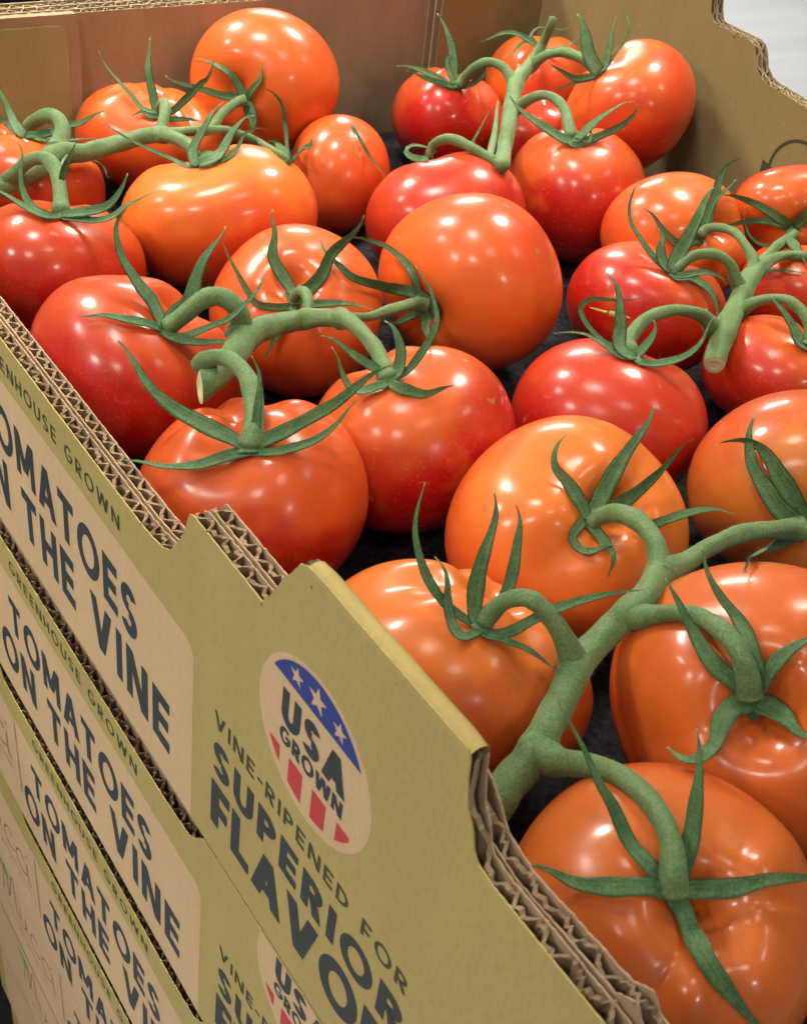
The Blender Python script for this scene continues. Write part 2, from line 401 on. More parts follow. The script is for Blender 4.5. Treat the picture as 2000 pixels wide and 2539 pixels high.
# ---- the open box on top of the stack
R0 = (X0, 31.0, ZB)
box = root('tomato_box', R0)
tag(box, 'open printed cardboard box full of vine tomatoes, topmost of the stack', 'box', 'stacked cardboard tomato boxes')
m = MB(); strip_wall(m, PROF_TOP, ZB, X0, X0+.04, amp=.008); side = m.build('side_panel', MT['olive'], box)
side['label'] = 'printed olive long side with stepped cut-out rim'
m = MB()
strip_wall(m, [(y, z-(.02 if not 10.4 < y < 16.4 else .45)) for y, z in PROF_TOP], ZB, 11.42, 11.46)
strip_wall(m, [(y, z-.03) for y, z in PROF_TOP_IN], ZB, 11.56, 11.60)
strip_wall(m, [(y, z-.01) for y, z in PROF_TOP_IN], ZB, 11.96, 12.0)
m.build('board_liner', MT['board'], box)
m = MB()
fluting(m, 11.23, .145, [(y, z-(0 if not 10.4 < y < 16.4 else .35)) for y, z in PROF_TOP], 10.6, 44, 2.2, jit=.10)
fluting(m, 11.78, .135, PROF_TOP_IN, 11.0, 44, 2.2, jit=.06)
fluting(m, 11.23, .15, [(y, z-(0 if not 10.4 < y < 16.4 else .35)) for y, z in PROF_TOP], YN+.1, 10.5, 2.2, jit=.13, thick=.13, pitch=.92)
fluting(m, 11.78, .14, PROF_TOP_IN, YN+.1, 10.9, 2.2, jit=.10, thick=.12, pitch=.88)
m.build('fluting', MT['flute'],  box)
m = MB(); m.box((11.045, YN, ZB), (11.415, YF, -24.3)); m.box((11.605, YN, ZB), (11.955, YF, -24.3)); m.build('board_core', MT['board'], box)
# rounded roll-over fold on the tab
m = MB(); v = []; f = []; ny = 40; arcn = 9
for k in range(ny+1):
    y = 10.42+(16.18-10.42)*k/ny; e = min(1.0, (k/ny)*12, (1-k/ny)*14)
    for j in range(arcn+1):
        a = math.pi*j/arcn
        v.append((11.235-.242*math.cos(a), y, -17.02+.05*e+.17*math.sin(a)-.02*(j/arcn)+.006*math.sin(3*y)))
    v.append((11.48, y, -18.6))
N_ = arcn+2
for k in range(ny):
    for j in range(N_-1): f.append((k*N_+j, k*N_+j+1, (k+1)*N_+j+1, (k+1)*N_+j))
m.add(v, f); m.build('folded_edge', MT['olive'], box, True)
print_wall(box)
# far end wall, its two flaps, the right wall, the near end wall, the base
m = MB(); m.box((12.0, 57.5, ZB), (51.0, 57.55, -19.0)); m.box((12.0, 58.1, ZB), (51.0, 58.2, -19.02)); m.box((12.0, 58.75, ZB), (51.0, 58.85, -19.02)); m.box((12.0, 59.3, ZB), (51, 59.4, -18.97)); m.box((12.02, 57.56, ZB), (50.98, 59.28, -19.35))
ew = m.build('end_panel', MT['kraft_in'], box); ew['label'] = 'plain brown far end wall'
m = MB(); fluting(m, 57.82, .22, [(12, -19.0), (51, -19.0)], 12.1, 50.9, .34, axis='y'); fluting(m, 58.47, .22, [(12, -19.0), (51, -19.0)], 12.1, 50.9, .34, axis='y'); fluting(m, 59.07, .18, [(12, -19.0), (51, -19.0)], 12.1, 50.9, .34, axis='y'); m.build('fluting', MT['flute'],  box)
def rr(x0, x1, z0, z1, r, both=False):
    P = [(x0, z0), (x1, z0)] if both else [(x0, z0), (x1, z0)]
    for k in range(7):
        a = math.radians(90*k/6); P.append((x1-r+r*math.cos(a), z1-r+r*math.sin(a)))
    P.append((x0, z1)); return P
m = MB(); m.slab_y(rr(12.0, 22.95, ZB, -18.9, .25), 57.1, 57.495); fl = m.build('flap', MT['kraft_in'], box)
m = MB(); m.slab_y(rr(12.0, 22.4, ZB, -19.4, .7), 57.07, 57.097); o = m.build('flap_print', MT['olive_flap'], box); o.parent = fl
E_ = [(43.95, ZB), (51.0, ZB), (51.0, -17.2), (43.65, -17.2)]; I_ = [(44.35, ZB), (51.0, ZB), (51.0, -17.5), (44.05, -17.5)]
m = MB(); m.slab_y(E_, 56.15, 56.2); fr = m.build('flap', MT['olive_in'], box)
m = MB(); m.slab_y(E_, 56.74, 56.86); m.slab_y(E_, 57.4, 57.48); m.slab_y(I_, 56.205, 56.735); m.slab_y(I_, 56.865, 57.395)
o = m.build('flap_edge', MT['kraft_in'], box); o.parent = fr
PROF_R = [(YN,-18.8),(30,-18.8),(36.2,-18.75),(38.6,-18.55),(39.3,-18.42),(39.75,-18.05),(39.95,-17.6),(40.25,-17.15),(40.6,-17.0),(43.0,-16.95),(43.3,-16.85),(43.55,-16.4),(43.8,-15.5),(44.2,-15.0),(YF,-15.0)]
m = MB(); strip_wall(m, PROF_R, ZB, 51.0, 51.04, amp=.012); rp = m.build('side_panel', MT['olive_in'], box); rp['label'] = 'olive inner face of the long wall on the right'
m = MB(); strip_wall(m, PROF_R, ZB, 51.40, 51.45); strip_wall(m, PROF_R, ZB, 51.85, 51.9); m.build('board_liner', MT['kraft_in'], box)
m = MB(); fluting(m, 51.22, .15, PROF_R, 26, 50, 1.2, jit=.07, pitch=.6); fluting(m, 51.65, .16, PROF_R, 26, 50, 1.2, jit=.07, pitch=.6); m.build('fluting', MT['flute'],  box)
m = MB(); m.box((51.045, YN, ZB), (51.395, YF, -21)); m.box((51.455, YN, ZB), (51.845, YF, -21)); m.build('board_core', MT['board'], box)
# dark arrow loop printed on the right wall
m = MB(); c_ = (35.55, -22.0)
ribbon_sheet(m, [(c_[0]+1.72*math.cos(math.radians(a)), c_[1]+1.72*math.sin(math.radians(a))) for a in range(-12, 188, 5)], .17, 50.994)
m.add([(50.992, 37.75, -21.95), (50.992, 36.6, -22.25), (50.992, 37.7, -23.2)], [(0, 1, 2)])
m.build('arrow_mark', MT['ink_green'], box)
m = MB(); m.box((12.0, YN, ZB), (51, YN+.05, -23)); m.box((12.0, YN+.95, ZB), (51, YN+1.0, -23)); m.box((12.0, YN+.06, ZB), (51, YN+.94, -23.6))
m.build('end_panel', MT['kraft_in'], box)
m = MB(); fluting(m, YN+.5, .4, [(12, -23.02), (51, -23.02)], 12.1, 50.9, .8, axis='y'); m.build('fluting', MT['flute'],  box)
m = MB(); m.box((12.0, YN+1, ZB), (51, 57.5, ZB+.8)); m.build('base_panel', MT['board'], box)

# grey moulded tray liner under the fruit
tl = root('tray_liner', (31, 31, -27))
tag(tl, 'dark grey paper tray liner under the tomatoes on the box floor', 'tray liner')
m = MB(); nx, ny = 60, 80; v = []; f = []
for j in range(ny+1):
    for i in range(nx+1):
        x = 12.05+38.9*i/nx; y = 4.7+52.3*j/ny
        v.append((x, y, -26.95+.10*math.sin(x*.8)*math.sin(y*.8)))
for j in range(ny):
    for i in range(nx): a = j*(nx+1)+i; f.append((a, a+1, a+nx+2, a+nx+1))
m.add(v, f); m.build('liner_sheet', MT['tray'], tl, True)
m = MB(); m.box((12.1, 4.7, ZB+.82), (50.9, 57.0, -27.2)); m.build('tray_base', MT['black'], tl)

# ---- the closed-in boxes beneath it
low0 = root('tomato_box', (R0[0], R0[1], R0[2]-10.0))
off = [(.03, -.75, 0), (.12, -1.15, 0), (.26, -1.5, 0), (.8, -2.1, 0), (1.2, -2.6, 0), (1.6, -3.0, 0), (2.0, -3.2, 0), (2.4, -3.4, 0)]
parts = []
low_src = root('tomato_box', R0)
m = MB(); strip_wall(m, PROF_LOW, ZB, X0, X0+.04, amp=.008); m.build('side_panel', MT['olive'], low_src)
m = MB()
strip_wall(m, [(y, z-.01) for y, z in PROF_LOW], ZB, 11.45, 11.5); strip_wall(m, [(y, z-.01) for y, z in PROF_LOW], ZB, 11.95, 12.0)
m.build('board_liner', MT['board'], low_src)
m = MB(); fluting(m, 11.245, .15, [(y, z-.12) for y, z in PROF_LOW], 20.5, 44, 1.6, jit=.16, pitch=.70, thick=.10); fluting(m, 11.73, .16, [(y, z-.10) for y, z in PROF_LOW], 20.5, 44, 1.6, jit=.12, pitch=.66, thick=.09); m.caps = []  # pale cut edges left off: dark colour stands in for the overhang's shade
m.build('fluting', MT['flute'],  low_src)
m = MB(); m.box((11.045, YN, ZB), (11.445, YF, -23)); m.box((11.505, YN, ZB), (11.945, YF, -23)); m.box((11.045, YN+.05, -23), (11.95, 20.4, -21.06)); m.build('board_core', MT['board'], low_src)
m = MB(); m.box((12.0, YF-1, ZB), (51, YF, -21.1)); m.build('end_panel', MT['kraft_in'], low_src)
m = MB(); m.box((12.0, YN, ZB), (51, YN+1, -21.1)); m.build('end_panel', MT['kraft_in'], low_src)
m = MB(); m.box((51.0, YN, ZB), (52, YF, -21.1)); m.build('side_panel', MT['olive_in'], low_src)
m = MB(); m.box((12.0, YN+1, ZB), (51, YF-1, ZB+1)); m.build('base_panel', MT['board'], low_src)
print_wall(low_src, True)
bpy.data.objects.remove(low0)
LOWN = ['printed tomato box directly under the open one, its badge partly in the frame', 'third tomato box from the top, seen through the second slit',
        'fourth tomato box from the top of the leaning stack', 'fifth tomato box from the top, near the lower left corner', 'sixth tomato box from the top, low in the stack',
        'seventh tomato box from the top, just above the bottom of the photo', 'second tomato box from the floor, at the foot of the stack', 'bottom tomato box standing on the shop floor']
def copy_tree(o, parent=None):
    c = o.copy(); COL.objects.link(c)
    if parent is not None: c.parent = parent
    for ch in list(o.children): copy_tree(ch, c)
    return c
for k in range(8):
    o = low_src if k == 0 else copy_tree(low_src)
    dx, dy, _ = off[k]
    o.location = M3((R0[0]+dx, R0[1]+dy, R0[2]-10.12*(k+1)))
    tag(o, LOWN[k], 'box', 'stacked cardboard tomato boxes')

# ---------------------------------------------------------------- tomatoes
def tomato_mat(name, red, yel, seed):
    """red: 0 orange .. 1 deep red; yel: how yellow the shoulders are"""
    m, nt, b = mat(name)
    tc = nt.nodes.new('ShaderNodeTexCoord'); at = node(nt, 'ShaderNodeAttribute', attribute_name='pole')
    mp = node(nt, 'ShaderNodeMapping'); mp.inputs['Location'].default_value = (seed*1.7, seed*.9, seed*.3)
    nt.links.new(tc.outputs['Object'], mp.inputs['Vector']); V = mp.outputs[0]
    O = np.array((0.72, 0.106, 0.019)); R = np.array((0.44, 0.008, 0.006)); Y = np.array((0.76, 0.205, 0.028))
    near_dim = {15:.96, 16:.74, 17:.84, 18:.80, 19:.90}.get(seed, 1.0); dull = np.array((near_dim, near_dim**.6, near_dim**.3))  # near fruit: brownish skin, with the weaker light there put into the colour
    O, R, Y = O*dull, R*dull, Y*dull
    body = O*(1-red)+R*red
    low = O*(1-min(1, red+.36))+R*min(1, red+.36)
    sh = body*(1-yel)+Y*yel
    blot = noise(nt, 20, 3, .5, V, .4); spk = noise(nt, 800, 2, .6, V); fine = noise(nt, 150, 3, .6, V)
    # ripeness runs from the shoulders to the blossom end, broken up by blotches
    ad = node(nt, 'ShaderNodeMath', operation='MULTIPLY_ADD'); ad.inputs[1].default_value = 1.0
    nt.links.new(blot.outputs['Fac'], ad.inputs[0]); nt.links.new(at.outputs['Fac'], ad.inputs[2])
    g = ramp(nt, ad.outputs[0], [(0.38, low), (0.78, body), (1.0, body*.5+sh*.5), (1.32 if False else 1.0, sh)])
    g.color_ramp.elements[2].position = .93
    bl2 = ramp(nt, noise(nt, 60, 2, .5, V).outputs['Fac'], [(0.60, (0, 0, 0)), (0.80, (1, 1, 1))])
    c = mix(nt, bl2.outputs[0], g.outputs[0], sh)
    f2 = nt.nodes.new('ShaderNodeMath'); f2.operation = 'MULTIPLY'; f2.inputs[1].default_value = .5
    nt.links.new(ramp(nt, spk.outputs['Fac'], [(0.58, (0, 0, 0)), (0.72, (1, 1, 1))]).outputs[0], f2.inputs[0])
    c = mix(nt, f2.outputs[0], c, tuple(np.minimum(1, sh*1.05+.03)))
    sc5 = ramp(nt, noise(nt, 210, 1, .4, V, .5).outputs['Fac'], [(0.755, (0, 0, 0)), (0.79, (.7, .7, .7))])
    c = mix(nt, sc5.outputs[0], c, (.42, .20, .07))
    nt.links.new(c, b.inputs['Base Color'])
    # bloom and handling marks dull the wax in patches
    wx_ = noise(nt, 48, 4, .65, V, .8)
    cw = ramp(nt, wx_.outputs['Fac'], [(0.32, (.34,)*3), (0.62, (.66,)*3)]); nt.links.new(cw.outputs[0], b.inputs['Coat Weight'])
    cr_ = ramp(nt, wx_.outputs['Fac'], [(0.30, (.24,)*3), (0.60, (.13,)*3)]); nt.links.new(cr_.outputs[0], b.inputs['Coat Roughness'])
    b.inputs['IOR'].default_value = 1.45
    b.inputs['Specular IOR Level'].default_value = 0.36
    b.inputs['Coat IOR'].default_value = 1.45
    b.inputs['Subsurface Weight'].default_value = 0.15
    b.inputs['Subsurface Radius'].default_value = (1.0, 0.25, 0.08); b.inputs['Subsurface Scale'].default_value = 0.004
    rr_ = ramp(nt, fine.outputs['Fac'], [(0.3, (.30,)*3), (0.7, (.42,)*3)]); nt.links.new(rr_.outputs[0], b.inputs['Roughness'])
    ad2 = node(nt, 'ShaderNodeMath', operation='MULTIPLY_ADD'); ad2.inputs[1].default_value = 0.05
    nt.links.new(spk.outputs['Fac'], ad2.inputs[0]); nt.links.new(noise(nt, 38, 1, .4, V).outputs['Fac'], ad2.inputs[2])
    bump(nt, b, ad2.outputs[0], 0.12, 0.0014)
    return m

# outline seen from the camera foot (centre, width, height), depth, calyx, redness, yellow, ribs, rib depth, dimple, label
TOM = {
 1:(656,200,372,364,61.59,(612,250),.12,.35,5,.02,.10,'plump orange tomato piled highest at the back, against the bare brown end wall'),
 2:(372,345,375,285,60.15,(408,278),.22,.35,7,.07,.15,'orange ribbed tomato in the back left, beside the olive flap of the end wall'),
 3:(542,540,492,368,52.42,(492,405),.16,.75,3,.12,.20,'heart-shaped glossy yellow-orange tomato with a deep cleft at the top'),
 4:(838,432,258,300,60.59,(718,402),.22,.2,5,.02,.10,'small orange tomato between the heart-shaped one and the bare grey tray patch'),
 5:(60,470,405,275,53.54,(62,335),0.6,.5,5,.05,.15,'orange to red tomato at the left edge behind the looping left vine'),
 6:(25,420,260,230,57.6,None,.35,.3,5,.03,.10,'mostly hidden orange tomato peeping out at the far left edge'),
 7:(140,668,450,345,49.02,(152,531),0.94,.3,5,.05,.17,'large red tomato at the left edge with a straight bright reflection under its calyx'),
 8:(334,915,530,468,43.54,(409,815),0.98,.3,4,.10,.20,'red lobed tomato against the low cut-out rim, left of the hooked stem'),
 9:(624,1241,580,512,38.98,(620,1112),1,.4,5,.09,.22,'bright red tomato beside the rim notch, under the pale hooked stem with wide-spread sepals'),
 10:(733,770,430,432,48.3,(737,738),0.38,.3,5,.03,.12,'orange tomato under the middle vine with a curled stalk on top'),
 11:(1166,700,458,446,50.24,(1084,770),.18,.35,4,.015,.13,'big round orange tomato lying on its side in the centre, many small reflections'),
 12:(1105,545,400,340,56.51,(1062,392),0.95,.15,5,.02,.12,'red tomato mostly hidden behind the big round orange one'),
 13:(1020,1090,517,466,42.26,(965,938),1,.5,5,.05,.18,'deep red tomato in the centre front, between two orange neighbours and the dark gap'),
 14:(1510,1044,489,412,45.26,(1575,882),1,.15,4,.06,.18,'darkest red tomato, flattened, under the green hoop of stalk by the cut stem'),
 15:(1405,1321,606,584,38.34,(1452,1288),.12,.75,5,.08,.18,'large pale orange tomato with four upright sepals in the front right'),
 16:(1990,1205,580,480,41.88,(1996,1303),.02,.85,5,.05,.15,'brownish orange tomato cut by the right edge under broad dark sepals'),
 17:(1905,1770,790,755,31.78,(1856,1738),0.36,.45,5,.045,.20,'big orange-red tomato at the right edge under a star-shaped dark calyx'),
 18:(1640,2300,800,820,27.23,(1668,2222),0.34,.55,5,.055,.20,'nearest tomato of all, orange, at the bottom right under a thick arched stalk'),
 19:(1112,1680,716,590,33.2,(1192,1552),.14,.7,5,.10,.20,'orange tomato partly behind the folded olive tab of the box'),
 20:(1110,297,280,262,67.63,(1133,216),0.95,.25,8,.09,.20,'red ribbed tomato in the back row, left of the top right vine'),
 21:(1332,215,262,255,69.92,(1335,128),.32,.3,5,.05,.15,'orange tomato in the back right corner behind the top right vine'),
 22:(1558,265,336,340,63.56,(1487,178),0.55,.4,4,.09,.18,'tall orange-red tomato casting a shadow on the olive right wall'),
 23:(1426,485,350,335,60.58,(1424,350),0.92,.4,6,.06,.18,'shiny red tomato with a small star calyx at the front of the top right bunch'),
 24:(1335,330,220,200,66.72,None,.85,.1,5,.02,.10,'dark red tomato almost hidden behind the top right vine'),
 25:(1670,590,365,330,56.95,(1735,592),.30,.4,4,.06,.15,'orange tomato with a long vertical reflection in front of the olive right wall'),
 26:(1965,525,300,235,58.33,(1966,566),0.62,.4,4,.05,.13,'orange-red tomato at the right edge below the printed arrow loop'),
 27:(1603,765,400,335,52.47,(1662,672),0.96,.3,3,.11,.20,'dark red two-lobed tomato left of the forking right vine'),
 28:(1965,730,290,260,56.4,None,0.65,.4,6,.05,.12,'orange-red tomato at the right edge behind the forking vine'),
 29:(1925,930,375,300,49.99,(2004,856),0.8,.4,7,.05,.16,'ribbed red tomato right of the pale cut stem, at the right edge'),
}
AXIS = {6:(0,0,1), 24:(0,0,1), 28:(.6,.3,.7)}
NT, NP = 56, 96
def smooth(e, a, b): t = np.clip((e-a)/(b-a), 0, 1); return t*t*(3-2*t)
ALIGN = {3: (2, 0.0), 21: (2, 0.0), 27: (2, -.5), 8: (3, .3), 22: (3, .5), 13: (4, .4), 15: (4, .2), 23: (5, .2), 1: (3, .5)}
def tomato_shape(i, n, amp, dim):
    g = np.random.default_rng(100+i)
    th = math.pi*(np.linspace(0, 1, NT)**1.0); ph = np.linspace(0, 2*math.pi, NP, endpoint=False)
    T, P = np.meshgrid(th, ph, indexing='ij')
    jit = np.interp(ph, np.linspace(0, 2*math.pi, 9), np.append(g.uniform(-.35, .35, 8), 0), period=2*math.pi)
    amps = g.uniform(.45, 1.25, n)
    if i in ALIGN: n = ALIGN[i][0]; amps = g.uniform(.7, 1.1, n); amps[0] = 1.25; jit = jit*.25; jit[0] = 0
    pj = (P+jit[None])*n/(2*math.pi)
    idx = np.floor(pj+.5).astype(int) % n
    dd = np.abs(pj-np.floor(pj+.5))*2                       # 0 in a furrow, 1 on a lobe
    valley = (1-smooth(dd, -.12, .95))*amps[idx]*1.15
    env = np.exp(-((T-.50)/.55)**2)*smooth(T, .12, .58)
    lob = sum(g.uniform(-.034, .034)*np.cos(k*P+g.uniform(0, 6.3)) for k in (2, 3, 4))
    tilt = g.uniform(-.03, .03)*np.cos(P+g.uniform(0, 6.3))
    r = 1-amp*1.05*valley*env+(lob+tilt)*np.sin(T)
    rho = r*np.sin(T); z = r*np.cos(T)
    q = .86
    z = np.where(z > 0, np.sign(z)*np.abs(z)**.90, z)*q
    top = T < math.pi/2
    z = z-np.where(top, dim*1.5*np.exp(-(rho/.27)**2)+dim*.55*np.exp(-(rho/.11)**2), 0)
    z = z+np.where(~top, .025*np.exp(-(rho/.16)**2)-.0, 0)
    X = np.stack((rho*np.cos(P), rho*np.sin(P), z), -1)
    return X, np.cos(T)
def basis(a):
    a = a/np.linalg.norm(a); h = np.array((0, 0, 1.0)) if abs(a[2]) < .9 else np.array((1.0, 0, 0))
    u = np.cross(h, a); u /= np.linalg.norm(u); return u, np.cross(a, u), a
tomato = {}; CALYX = {}; AX = {}; BV_v = []; BV_f = []; OWN = []
faces_t = []
for a in range(NT-1):
    for b_ in range(NP):
        c = (b_+1) % NP
        faces_t.append((a*NP+b_, (a+1)*NP+b_, (a+1)*NP+c, a*NP+c))
TG = 'vine tomatoes packed in the box'
for i, (cx, cy, wx, wy, z, cal, red, yel, n, amp, dim, lab) in TOM.items():
    ctr = ray(cx, cy)*z
    X, pole = tomato_shape(i, n, amp, dim)
    Rm = (wx+wy)/4*z/F_PX
    vd = ctr/np.linalg.norm(ctr)
    if cal:
        off = ((cal[0]-cx)*CR+(cal[1]-cy)*CD)*z/F_PX
        tgt = off.copy()
        ax = None
        for it in range(14):
            rp = Rm*.64; l = np.linalg.norm(off); 
            if l > rp*.97: off2 = off*(rp*.97/l)
            else: off2 = off
            ax = off2-vd*math.sqrt(max(0, rp*rp-off2@off2)); ax /= np.linalg.norm(ax)
            u, v_, a = basis(ax)
            if i in ALIGN:
                pc = math.atan2(-vd@v_, -vd@u)+ALIGN[i][1]; u, v_ = u*math.cos(pc)+v_*math.sin(pc), v_*math.cos(pc)-u*math.sin(pc)
            Wd = X[..., 0:1]*u+X[..., 1:2]*v_+X[..., 2:3]*a
            pr = Wd@CR; pd = Wd@CD; pf = Wd@CF
            sx = wx*z/F_PX/(pr.max()-pr.min()); sy = wy*z/F_PX/(pd.max()-pd.min()); s3 = (sx+sy)/2
            mx, my = (pr.max()+pr.min())/2, (pd.max()+pd.min())/2
            p0 = np.array(((pr[0,0]-mx)*sx, (pd[0,0]-my)*sy))
            err = np.array((tgt@CR, tgt@CD))-p0
            off = off+.6*(err[0]*CR+err[1]*CD)
            if np.linalg.norm(off) > rp*1.4: off *= rp*1.4/np.linalg.norm(off)
    else:
        u, v_, a = basis(np.array(AXIS[i], float))
        Wd = X[..., 0:1]*u+X[..., 1:2]*v_+X[..., 2:3]*a
        pr = Wd@CR; pd = Wd@CD; pf = Wd@CF
        sx = wx*z/F_PX/(pr.max()-pr.min()); sy = wy*z/F_PX/(pd.max()-pd.min()); s3 = (sx+sy)/2
        mx, my = (pr.max()+pr.min())/2, (pd.max()+pd.min())/2
        ax = a
    G = ctr+((pr-mx)*sx)[..., None]*CR+((pd-my)*sy)[..., None]*CD+((pf-0)*s3)[..., None]*CF
    for it in range(5):
        zz = G@CF; px_ = PW/2+F_PX*(G@CR)/zz; py_ = PH/2+F_PX*(G@CD)/zz
        fx = wx/(px_.max()-px_.min()); fy = wy/(py_.max()-py_.min())
        sh = ((cx-(px_.max()+px_.min())/2)*CR+(cy-(py_.max()+py_.min())/2)*CD)*z/F_PX
        rel = G-ctr; G = ctr+((rel@CR)*fx)[..., None]*CR+((rel@CD)*fy)[..., None]*CD+(rel@CF)[..., None]*CF+sh
    V3 = G.reshape(-1, 3)
    base = np.array((ctr[0], ctr[1], V3[:, 2].min()))
    m = MB(); m.add(V3, faces_t)
    o = m.build('tomato', tomato_mat('tomato_skin', red, yel, i), None, True, origin=base)
    o['_o'] = [float(q) for q in base]
    at = o.data.attributes.new('pole', 'FLOAT', 'POINT'); at.data.foreach_set('value', ((pole.reshape(-1)*.5+.5)*.75).astype(np.float32))
    tag(o, lab, 'tomato', TG)
    tomato[i] = o; CALYX[i] = G[0, 0]; AX[i] = ax
    b0 = len(BV_v); BV_v += [tuple(p) for p in V3]; BV_f += [tuple(b0+k for k in f) for f in faces_t]
CAL_PX = {i: v[5] for i, v in TOM.items()}
BVH = BVHTree.FromPolygons(BV_v, BV_f)
def hit_depth(x, y):
    r = ray(x, y); L = np.linalg.norm(r); d = Vector(r/L)
    h = BVH.ray_cast(Vector((0, 0, 0)), d)
    z = 1e9 if h[0] is None else float(np.array(h[0])@CF)
    zr = -21.8/r[2]                          # the rim of the near side wall
    if z > zr and 10.95 < r[0]*zr < 12.1 and r[1]*zr > 23.4: z = zr
    return z

for i, q in CAL_PX.items():
    # the calyx sits where the photograph shows it, on the fruit's own skin
    if q is None: continue
    b0 = list(TOM).index(i)*NT*NP
    own = BVHTree.FromPolygons(BV_v[b0:b0+NT*NP], faces_t)
    r = ray(*q); h = own.ray_cast(Vector((0, 0, 0)), Vector(r/np.linalg.norm(r)))
    z = CALYX[i]@CF
    if h[0] is not None: z = min(z, float(np.array(h[0])@CF)) if (CALYX[i]@CF) > float(np.array(h[0])@CF) else float(np.array(h[0])@CF)
    CALYX[i] = r*z

# ---------------------------------------------------------------- vines and sepals
def green_mat(name, a, b_, dark, bumpy):
    m, nt, b = mat(name)
    tc = nt.nodes.new('ShaderNodeTexCoord'); at = node(nt, 'ShaderNodeAttribute', attribute_name='tint')
    n1 = noise(nt, 150, 5, .65, tc.outputs['Object']); n2 = noise(nt, 1500, 2, .6, tc.outputs['Object'])
    c = ramp(nt, n1.outputs['Fac'], [(0.25, dark), (0.5, a), (0.75, b_)])
    sp = ramp(nt, n2.outputs['Fac'], [(0.32, (.62, .62, .62)), (0.55, (1, 1, 1)), (0.74, (1.35, 1.3, 1.25))])
    col = mix(nt, .8, c.outputs[0], sp.outputs[0], 'MULTIPLY')
    ve = node(nt, 'ShaderNodeAttribute', attribute_name='vein'); vr_ = ramp(nt, ve.outputs['Fac'], [(0.0, (1, 1, 1)), (1.0, (.66, .68, .66))])
    col = mix(nt, 1.0, col, vr_.outputs[0], 'MULTIPLY')
    tip = ramp(nt, at.outputs['Fac'], [(0.0, (0.20, .37, .08)), (0.5, (0.20, .37, .08)), (0.6, (.38, .27, .12)), (1.0, (.42, .30, .13))])
    # tint 0: fresh pale joint, 0.5: plain, 1: dried tip
    fr = ramp(nt, at.outputs['Fac'], [(0.0, (1, 1, 1)), (0.35, (0, 0, 0)), (0.82, (0, 0, 0)), (1.0, (1, 1, 1))])
    col = mix(nt, fr.outputs[0], col, tip.outputs[0])
    nt.links.new(col, b.inputs['Base Color'])
    b.inputs['Roughness'].default_value = .62; b.inputs['Specular IOR Level'].default_value = .3
    b.inputs['Sheen Weight'].default_value = .2; b.inputs['Sheen Roughness'].default_value = .4
    b.inputs['Sheen Tint'].default_value = (.75, .9, .65, 1)
    ad = node(nt, 'ShaderNodeMath', operation='MULTIPLY_ADD'); ad.inputs[1].default_value = .5
    nt.links.new(n2.outputs['Fac'], ad.inputs[0]); nt.links.new(n1.outputs['Fac'], ad.inputs[2])
    bump(nt, b, ad.outputs[0], bumpy, .0012)
    return m
MT['stem'] = green_mat('vine_green', (.126, .212, .082), (.160, .252, .106), (.098, .172, .064), .22)
MT['sepal'] = green_mat('sepal_green', (.092, .190, .072), (.142, .248, .110), (.052, .122, .048), .45)
MT['cut'] = paper_mat('cut_stem', (.62, .66, .40), .12, .6)
MT['dry'] = paper_mat('dry_bract', (.30, .27, .06), .2, .7)

def spline(pts, n):
    """Catmull-Rom through rows of pts, n samples spread by length"""
    P = np.array(pts, float)
    if len(P) == 2: P = np.vstack((P[0], P.mean(0), P[1]))
    E = np.vstack((2*P[0]-P[1], P, 2*P[-1]-P[-2])); out = []
    for i in range(1, len(E)-2):
        for k in range(16):
            t = k/16
            out.append(.5*(2*E[i]+(E[i+1]-E[i-1])*t+(2*E[i-1]-5*E[i]+4*E[i+1]-E[i+2])*t*t+(3*E[i]-E[i-1]-3*E[i+1]+E[i+2])*t**3))
    out.append(P[-1]); out = np.array(out)
    L = np.concatenate(([0], np.cumsum(np.linalg.norm(np.diff(out[:, :2], axis=0), axis=1))))
    q = np.linspace(0, L[-1], n)
    return np.stack([np.interp(q, L, out[:, k]) for k in range(out.shape[1])], 1), q/L[-1]
def relax_depth(z, lim, rounds=40):
    """smooth a depth line that must stay in front of lim"""
    z = np.minimum(z, lim)
    for _ in range(rounds):
        s = z.copy(); s[1:-1] = .25*z[:-2]+.5*z[1:-1]+.25*z[2:]
        s[0] = z[0]; s[-1] = .5*z[-1]+.5*z[-2]
        z = np.minimum(s, lim)
    return z
hr = np.random.default_rng(11)
def hairs(mb, P, N, count, ln):
    """short plant hairs: slim triangles standing on points P along normals N"""
    if count <= 0: return 0
    idx = hr.integers(0, len(P), count); v = []; f = []
    for k, i in enumerate(idx):
        n = N[i]+hr.normal(0, .45, 3); n /= np.linalg.norm(n)
        s = np.cross(n, hr.normal(0, 1, 3)); s /= np.linalg.norm(s)+1e-9
        p = P[i]+hr.normal(0, .02, 3); l = ln*hr.uniform(.5, 1.3)*(2.6 if hr.random() < .05 else 1)
        v += [p+s*.0035, p-s*.0035, p+n*l]; f.append((3*k, 3*k+1, 3*k+2))
    mb.add(v, f); return len(v)
def set_tint(o, t):
    a = o.data.attributes.new('tint', 'FLOAT', 'POINT'); a.data.foreach_set('value', np.array(t, np.float32))
